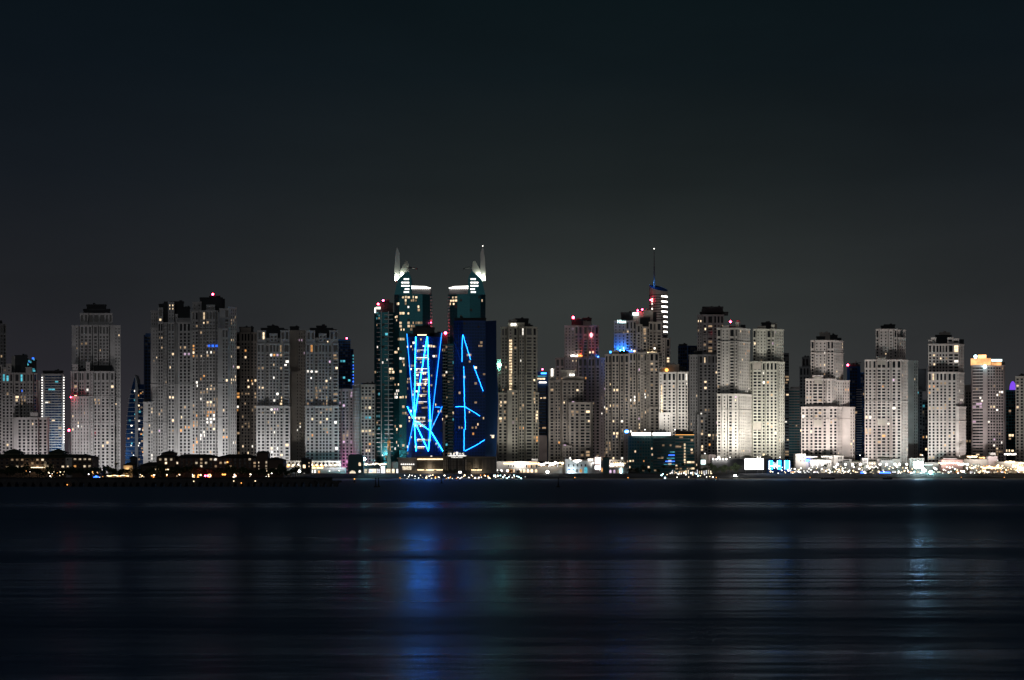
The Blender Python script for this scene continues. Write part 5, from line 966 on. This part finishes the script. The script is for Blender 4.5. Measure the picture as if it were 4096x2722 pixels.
strip(70, 3160, 3380, 1868, 1902, 1698, (.35, .95), ['lampw', 'lampy', 'lampw', 'lampw'], 'promenade lamp in the crowd of lights under the left white villas')
strip(84, 3340, 3640, 1866, 1901, 1698, (.35, 1.0), ['lampw', 'lampy', 'lampw', 'lampy'], 'promenade lamp in the crowd of lights under the right white villas')
strip(40, 3640, 3880, 1868, 1901, 1698, (.5, 1.3), ['lampw', 'lampy', 'lampc', 'lampw'], 'promenade lamp right of the glaring screen')
strip(100, 3880, 4105, 1862, 1903, 1698, (.4, 1.2), ['lampy', 'lampw', 'lampy', 'lampo'], 'warm lamp in the dense rows of lights at the right end')
for k, x in enumerate((3252, 3268, 3290, 3350, 3382, 3410, 3442, 3520, 3546, 3580, 3598, 3627, 2030, 2005, 1870, 3870, 3850)): lamp(x, 1858 if x > 3200 else 1884, 1708, 1.5, 'lampw', 'big white globe street lamp in the row over the promenade crowd', LZ, 'big globe street lamps', 'street_lamp')
# market stalls
for k in range(30):
    x = 3172 + 31 * k + R.uniform(-6, 6); d = 1704 + R.uniform(0, 10); wd = R.uniform(3, 6)
    h = thing('market_stall', 'lit market stall among the crowd of promenade lamps at right', 'stall', (X(x, d), d, LZ), 'lit market stalls')
    b = MB(); b.box(X(x, d) - wd / 2, X(x, d) + wd / 2, d, d + 3, LZ - .2, LZ + 2.2); b.build('counter', R.choice(['brown', 'slate', 'hotel']), h)
    b = MB(); b.box(X(x, d) - wd / 2 + .3, X(x, d) + wd / 2 - .3, d - .15, d - .02, LZ + .9, LZ + 2.1); b.build('lit_interior', R.choice(['shop', 'shop', 'shopw', 'signo' if k % 3 == 0 else 'shop', 'lampb' if k in (10, 14, 15) else 'shopw']), h)
    b = MB(); b.hip(X(x, d) - wd / 2, X(x, d) + wd / 2, d - .5, d + 3, LZ + 2.3, LZ + 3.4, .4); b.build('roof', R.choice(['dark', 'rose', 'white']), h)
h = thing('lit_hoarding', 'long low royal blue lit panel on the right promenade', 'panel', (X(3540, 1692), 1692, LZ)); part_box(h, 'panel', 'lampb', 3518, 3561, 1889, 1898, 1691, .5); part_box(h, 'rim', 'black', 3517, 3562, 1898, 1899, 1691, .6)
h = thing('lit_hoarding', 'small royal blue lit panel between market stalls', 'panel', (X(3450, 1692), 1692, LZ)); part_box(h, 'panel', 'lampb', 3443, 3456, 1888, 1901, 1691, .5); part_box(h, 'rim', 'black', 3442, 3457, 1901, 1902, 1691, .6)
# ------------------------------------------------------------------ floodlight masts (they light the towers)
def mast(px, py, d, power, col, label, r=1.6, mat='lampw', g=None, back=True):
    g = LZ if g is None else g; c = (X(px, d), d, Z(py, d))
    h = thing('floodlight_mast', label, 'floodlight', (c[0], d, min(g, c[2] - 2)), 'floodlights of the waterfront')
    b = MB(); b.tube((c[0], d, min(g, c[2] - 2) - .3), (c[0], d, c[2]), .25, .18); b.build('mast_pole', 'metal', h)
    b = MB(); b.ball(c, r, 0, 10, 6); b.build('lamp_head', mat, h)
    light('flood', 'SPOT', (c[0], d + r + .6, c[2] + .5), power, col, h, 1.2, rot=(radians(118 if px < 1190 else 134), 0, 0), spot=radians(114 if px < 1190 else 106), blend=1)
    return h
K = 1.12e6
W1, W2, W3 = (1, .955, .925), (1, .945, .875), (1, .94, .83)
FL = [(40, 1878, 1712, .060, (1, .93, .97), 'garden flood lamp at the far left, over the green hotel roofs'), (330, 1880, 1728, .070, W1, 'flood lamp under the free-standing stepped tower'), (410, 1880, 1728, .060, W1, 'flood lamp under the right half of the free-standing stepped tower'), (640, 1880, 1715, .062, W1, 'flood lamp under the left half of the tallest pair'),
      (735, 1880, 1715, .055, W1, 'flood lamp under the middle of the tallest pair'), (860, 1880, 1710, .055, W1, 'flood lamp under the right half of the tallest pair'), (930, 1880, 1712, .05, W1, 'flood lamp under the right edge of the tallest pair'), (1080, 1878, 1728, .060, W1, 'flood lamp hidden by the dark stair tower'), (1198, 1886, 1706, .030, W2, 'starry white flood lamp left of the dark brown gate tower'), (1318, 1885, 1712, .030, (1, .95, .97), 'white flood lamp on the arcade terrace, nearer the gate tower'), (1357, 1884, 1712, .028, (1, .93, .97), 'white flood lamp on the arcade terrace, nearer the teal block'),
      (1457, 1838, 1712, .022, (.85, 1, .95), 'cyan-white flood lamp at the roof edge of the teal block'), (1990, 1882, 1712, .03, W2, 'white flood lamp at the right end of the hotel podium'), (2080, 1880, 1724, .05, W2, 'flood lamp before the middle of the arcade mall'), (2190, 1888, 1690, .05, W2, 'wide bright flood lamp in the middle of the dark beach before the mall'), (2310, 1850, 1728, .05, W2, 'flood lamp on the roof of the white villa'), (2410, 1880, 1718, .06, W2, 'flood lamp beside the gate tower left of the pylon'), (2470, 1860, 1738, .05, W2, 'flood lamp on the mauve arcade'),
      (2580, 1720, 1735, .10, W2, 'flood lamp behind the left roof of the dark beach hotel'), (2700, 1720, 1735, .06, W2, 'flood lamp behind the right roof of the dark beach hotel'), (2820, 1815, 1722, .07, W2, 'flood lamp on the pale wing left of the event hall'), (2920, 1830, 1712, .155, W3, 'flood lamp on the roof of the event hall, left end'), (2941, 1905, 1640, .10, W3, 'glaring star-like flood lamp low on the beach left of the white video screen'), (3030, 1830, 1712, .16, W3, 'flood lamp on the roof of the event hall, over the screen'), (3120, 1830, 1712, .15, W3, 'flood lamp over the blue light columns'),
      (3250, 1870, 1706, .19, (1, .925, .86), 'flood lamp under the left white villas'), (3340, 1870, 1706, .16, (1, .925, .86), 'flood lamp under the middle white villas'), (3490, 1870, 1700, .19, (1, .925, .86), 'flood lamp under the villa with the slim tower'), (3590, 1870, 1700, .17, (1, .925, .86), 'flood lamp under the rightmost white villa'), (3722, 1890, 1690, .14, (.9, 1, .95), 'cyan-white flood lamp right of the glaring screen'), (3810, 1870, 1704, .15, (1, .925, .86), 'flood lamp before the salmon pink pavilion'), (3950, 1870, 1715, .09, (1, .93, .90), 'flood lamp below the tower with the orange crown'), (214, 1812, 1815, .05, (.85, .93, 1), 'added fill lamp at the foot of the blue-banded slab'), (534, 1822, 1890, .014, (.8, .85, 1), 'added fill lamp at the foot of the sail-shaped tower'), (3178, 1822, 1850, .05, (.85, 1, .98), 'added fill lamp at the foot of the thinly banded tower'), (3440, 1822, 1850, .02, (.7, .85, 1), 'added fill lamp at the foot of the deep blue glass tower'), (3690, 1822, 1850, .025, (.7, .9, 1), 'added fill lamp in the gap right of the blank grey slab'), (1530, 1822, 1830, .03, (.9, 1, .97), 'flood lamp at the foot of the slim dark balcony tower'), (4075, 1870, 1715, .07, (1, .92, .88), 'flood lamp at the right edge')]  # lamps in the tower gaps are added to brighten dark back towers
for px, py, d, pw, col, lab in FL:
    big = px in (2941, 2190, 3722, 1457, 1198); mast(px, py, d, pw * K * (1.12 if px > 2850 else 1.45 if px < 1190 else 1.25), col, lab, 1.5 if big else .6, ('starc' if px in (1457, 3722) else 'star') if big else 'lampw', g=2.5 if d < 1700 else LZ)
light('pink_wash', 'POINT', (X(1385, 1780), 1781, Z(1862, 1780)), 9000, (1, .25, .7), bpy.data.objects['shop_row'], .6)
# ------------------------------------------------------------------ pier, buoys, boats
d = 672
h = thing('pier', 'long dark pier on stout piles along the water at left', 'pier', (X(660, d), d, 0))
b = MB(); b.box(X(-60, d), X(1262, d), d, d + 8, 2.0, 3.1); b.box(X(1255, d), X(1358, d), d, d + 8, 2.0, 2.9); b.build('deck', 'conc', h)
b = MB(); b.box(X(-60, d), X(1262, d), d + .4, d + .7, 3.1, 3.7); b.build('parapet', 'conc', h)
x = -20
while x < 1356:
    b = MB(); wd = R.uniform(11, 15) if x > 700 else R.uniform(13, 19)
    b.box(X(x, d), X(x + wd, d), d + .3, d + 7, -1, 2.05); b.box(X(x - 3.2, d), X(x + wd + 3.2, d), d + .2, d + 7.4, 1.25, 2.0); b.build('pile', 'conc', h)
    x += R.uniform(25, 31) if x > 700 else R.uniform(29, 37)
for x, y, m_ in ((269, 1940, 'lampo'), (775, 1926, 'lampy'), (935, 1925, 'lampy'), (1021, 1925, 'lampy'), (965, 1933, 'lampo')): lamp(x, y, 671.4, .25 if m_ == 'lampo' else .3, m_, {269: 'orange lamp low on the left half of the pier', 775: 'pale lamp on the pier below the orange cluster', 935: 'dim pale lamp on the pier deck, left of its brightest', 1021: 'brightest lamp on the pier deck', 965: 'orange lamp low on the right half of the pier'}[x], 2.6, 'pier lamps', 'pier_lamp')
def buoy(px, py, lit, label, d):
    r = thing('buoy', label, 'buoy', (X(px, d), d, 0), 'buoys and beacons')
    b = MB(); b.tube((0, 0, -.4), (0, 0, .5), 1.0, .9, 10); b.tube((0, 0, .5), (0, 0, 2.2 if lit else 3.6), .45, .12, 8); b.build('float', 'black', r, (0, 0, 0))
    if lit: b = MB(); b.ball((0, 0, 2.5), .42); b.build('lantern', 'lampo', r, (0, 0, 0))
    else: b = MB(); b.tube((0, 0, 3.6), (0, 0, 4.4), .3, .3, 6); b.build('topmark', 'black', r, (0, 0, 0))
for px, dd, lab in ((1418, 1000, 'orange-lit buoy right of the pier end'), (1600, 1250, 'orange-lit buoy below the left end of the hotel podium'), (1799, 1300, 'orange-lit buoy below the hotel sign'), (2299, 1400, 'red-lit buoy below the white villa'), (2512, 1350, 'red-lit buoy below the mauve pylon'), (2865, 1420, 'red-lit buoy left of the glaring star lamp'), (3240, 1500, 'red-lit beacon left of the moored boats'), (3845, 1500, 'red-lit buoy below the pink pavilion'), (4017, 1500, 'red-lit buoy near the right edge')): buoy(px, 0, True, lab, dd)
for px, dd, lab in ((1503, 640, 'unlit conical buoy, left of a close pair right of the pier'), (1514, 650, 'unlit conical buoy, right of a close pair right of the pier'), (1767, 900, 'small unlit buoy below the blue neon tower'), (2233, 640, 'tall unlit conical buoy in the middle of the water')): buoy(px, 0, False, lab, dd)
for px, s, lab in ((3298, 1.0, 'small dark moored boat, leftmost of the boats by the sand'), (3326, 1.0, 'small dark moored boat beside the leftmost one'), (3423, .55, 'tiny dark boat in the middle of the moored boats'), (3551, 1.35, 'largest dark moored boat with a pale cabin, right of the others')):
    h = thing('moored_boat', lab, 'boat', (X(px, 1596), 1596, 0), 'boats moored by the sand'); L = 4.2 * s
    b = MB()
    for y0, y1 in ((-1, 1),):
        l = [(-L, 1.3 * s), (-L * .86, -.2), (L * .7, -.2), (L, 1.5 * s)]
        b.plate(l, -1.2, 1.2)
    b.build('hull', 'black', h, (0, 0, 0)); b = MB(); b.box(-L * .3, L * .15, -.8, .8, 1.2 * s, 2.3 * s); b.build('cabin', 'dim', h, (0, 0, 0)); b = MB(); b.box(-L * .2, L * .05, -.86, -.8, 1.7 * s, 2.1 * s); b.build('cabin_window', 'g0', h, (0, 0, 0))
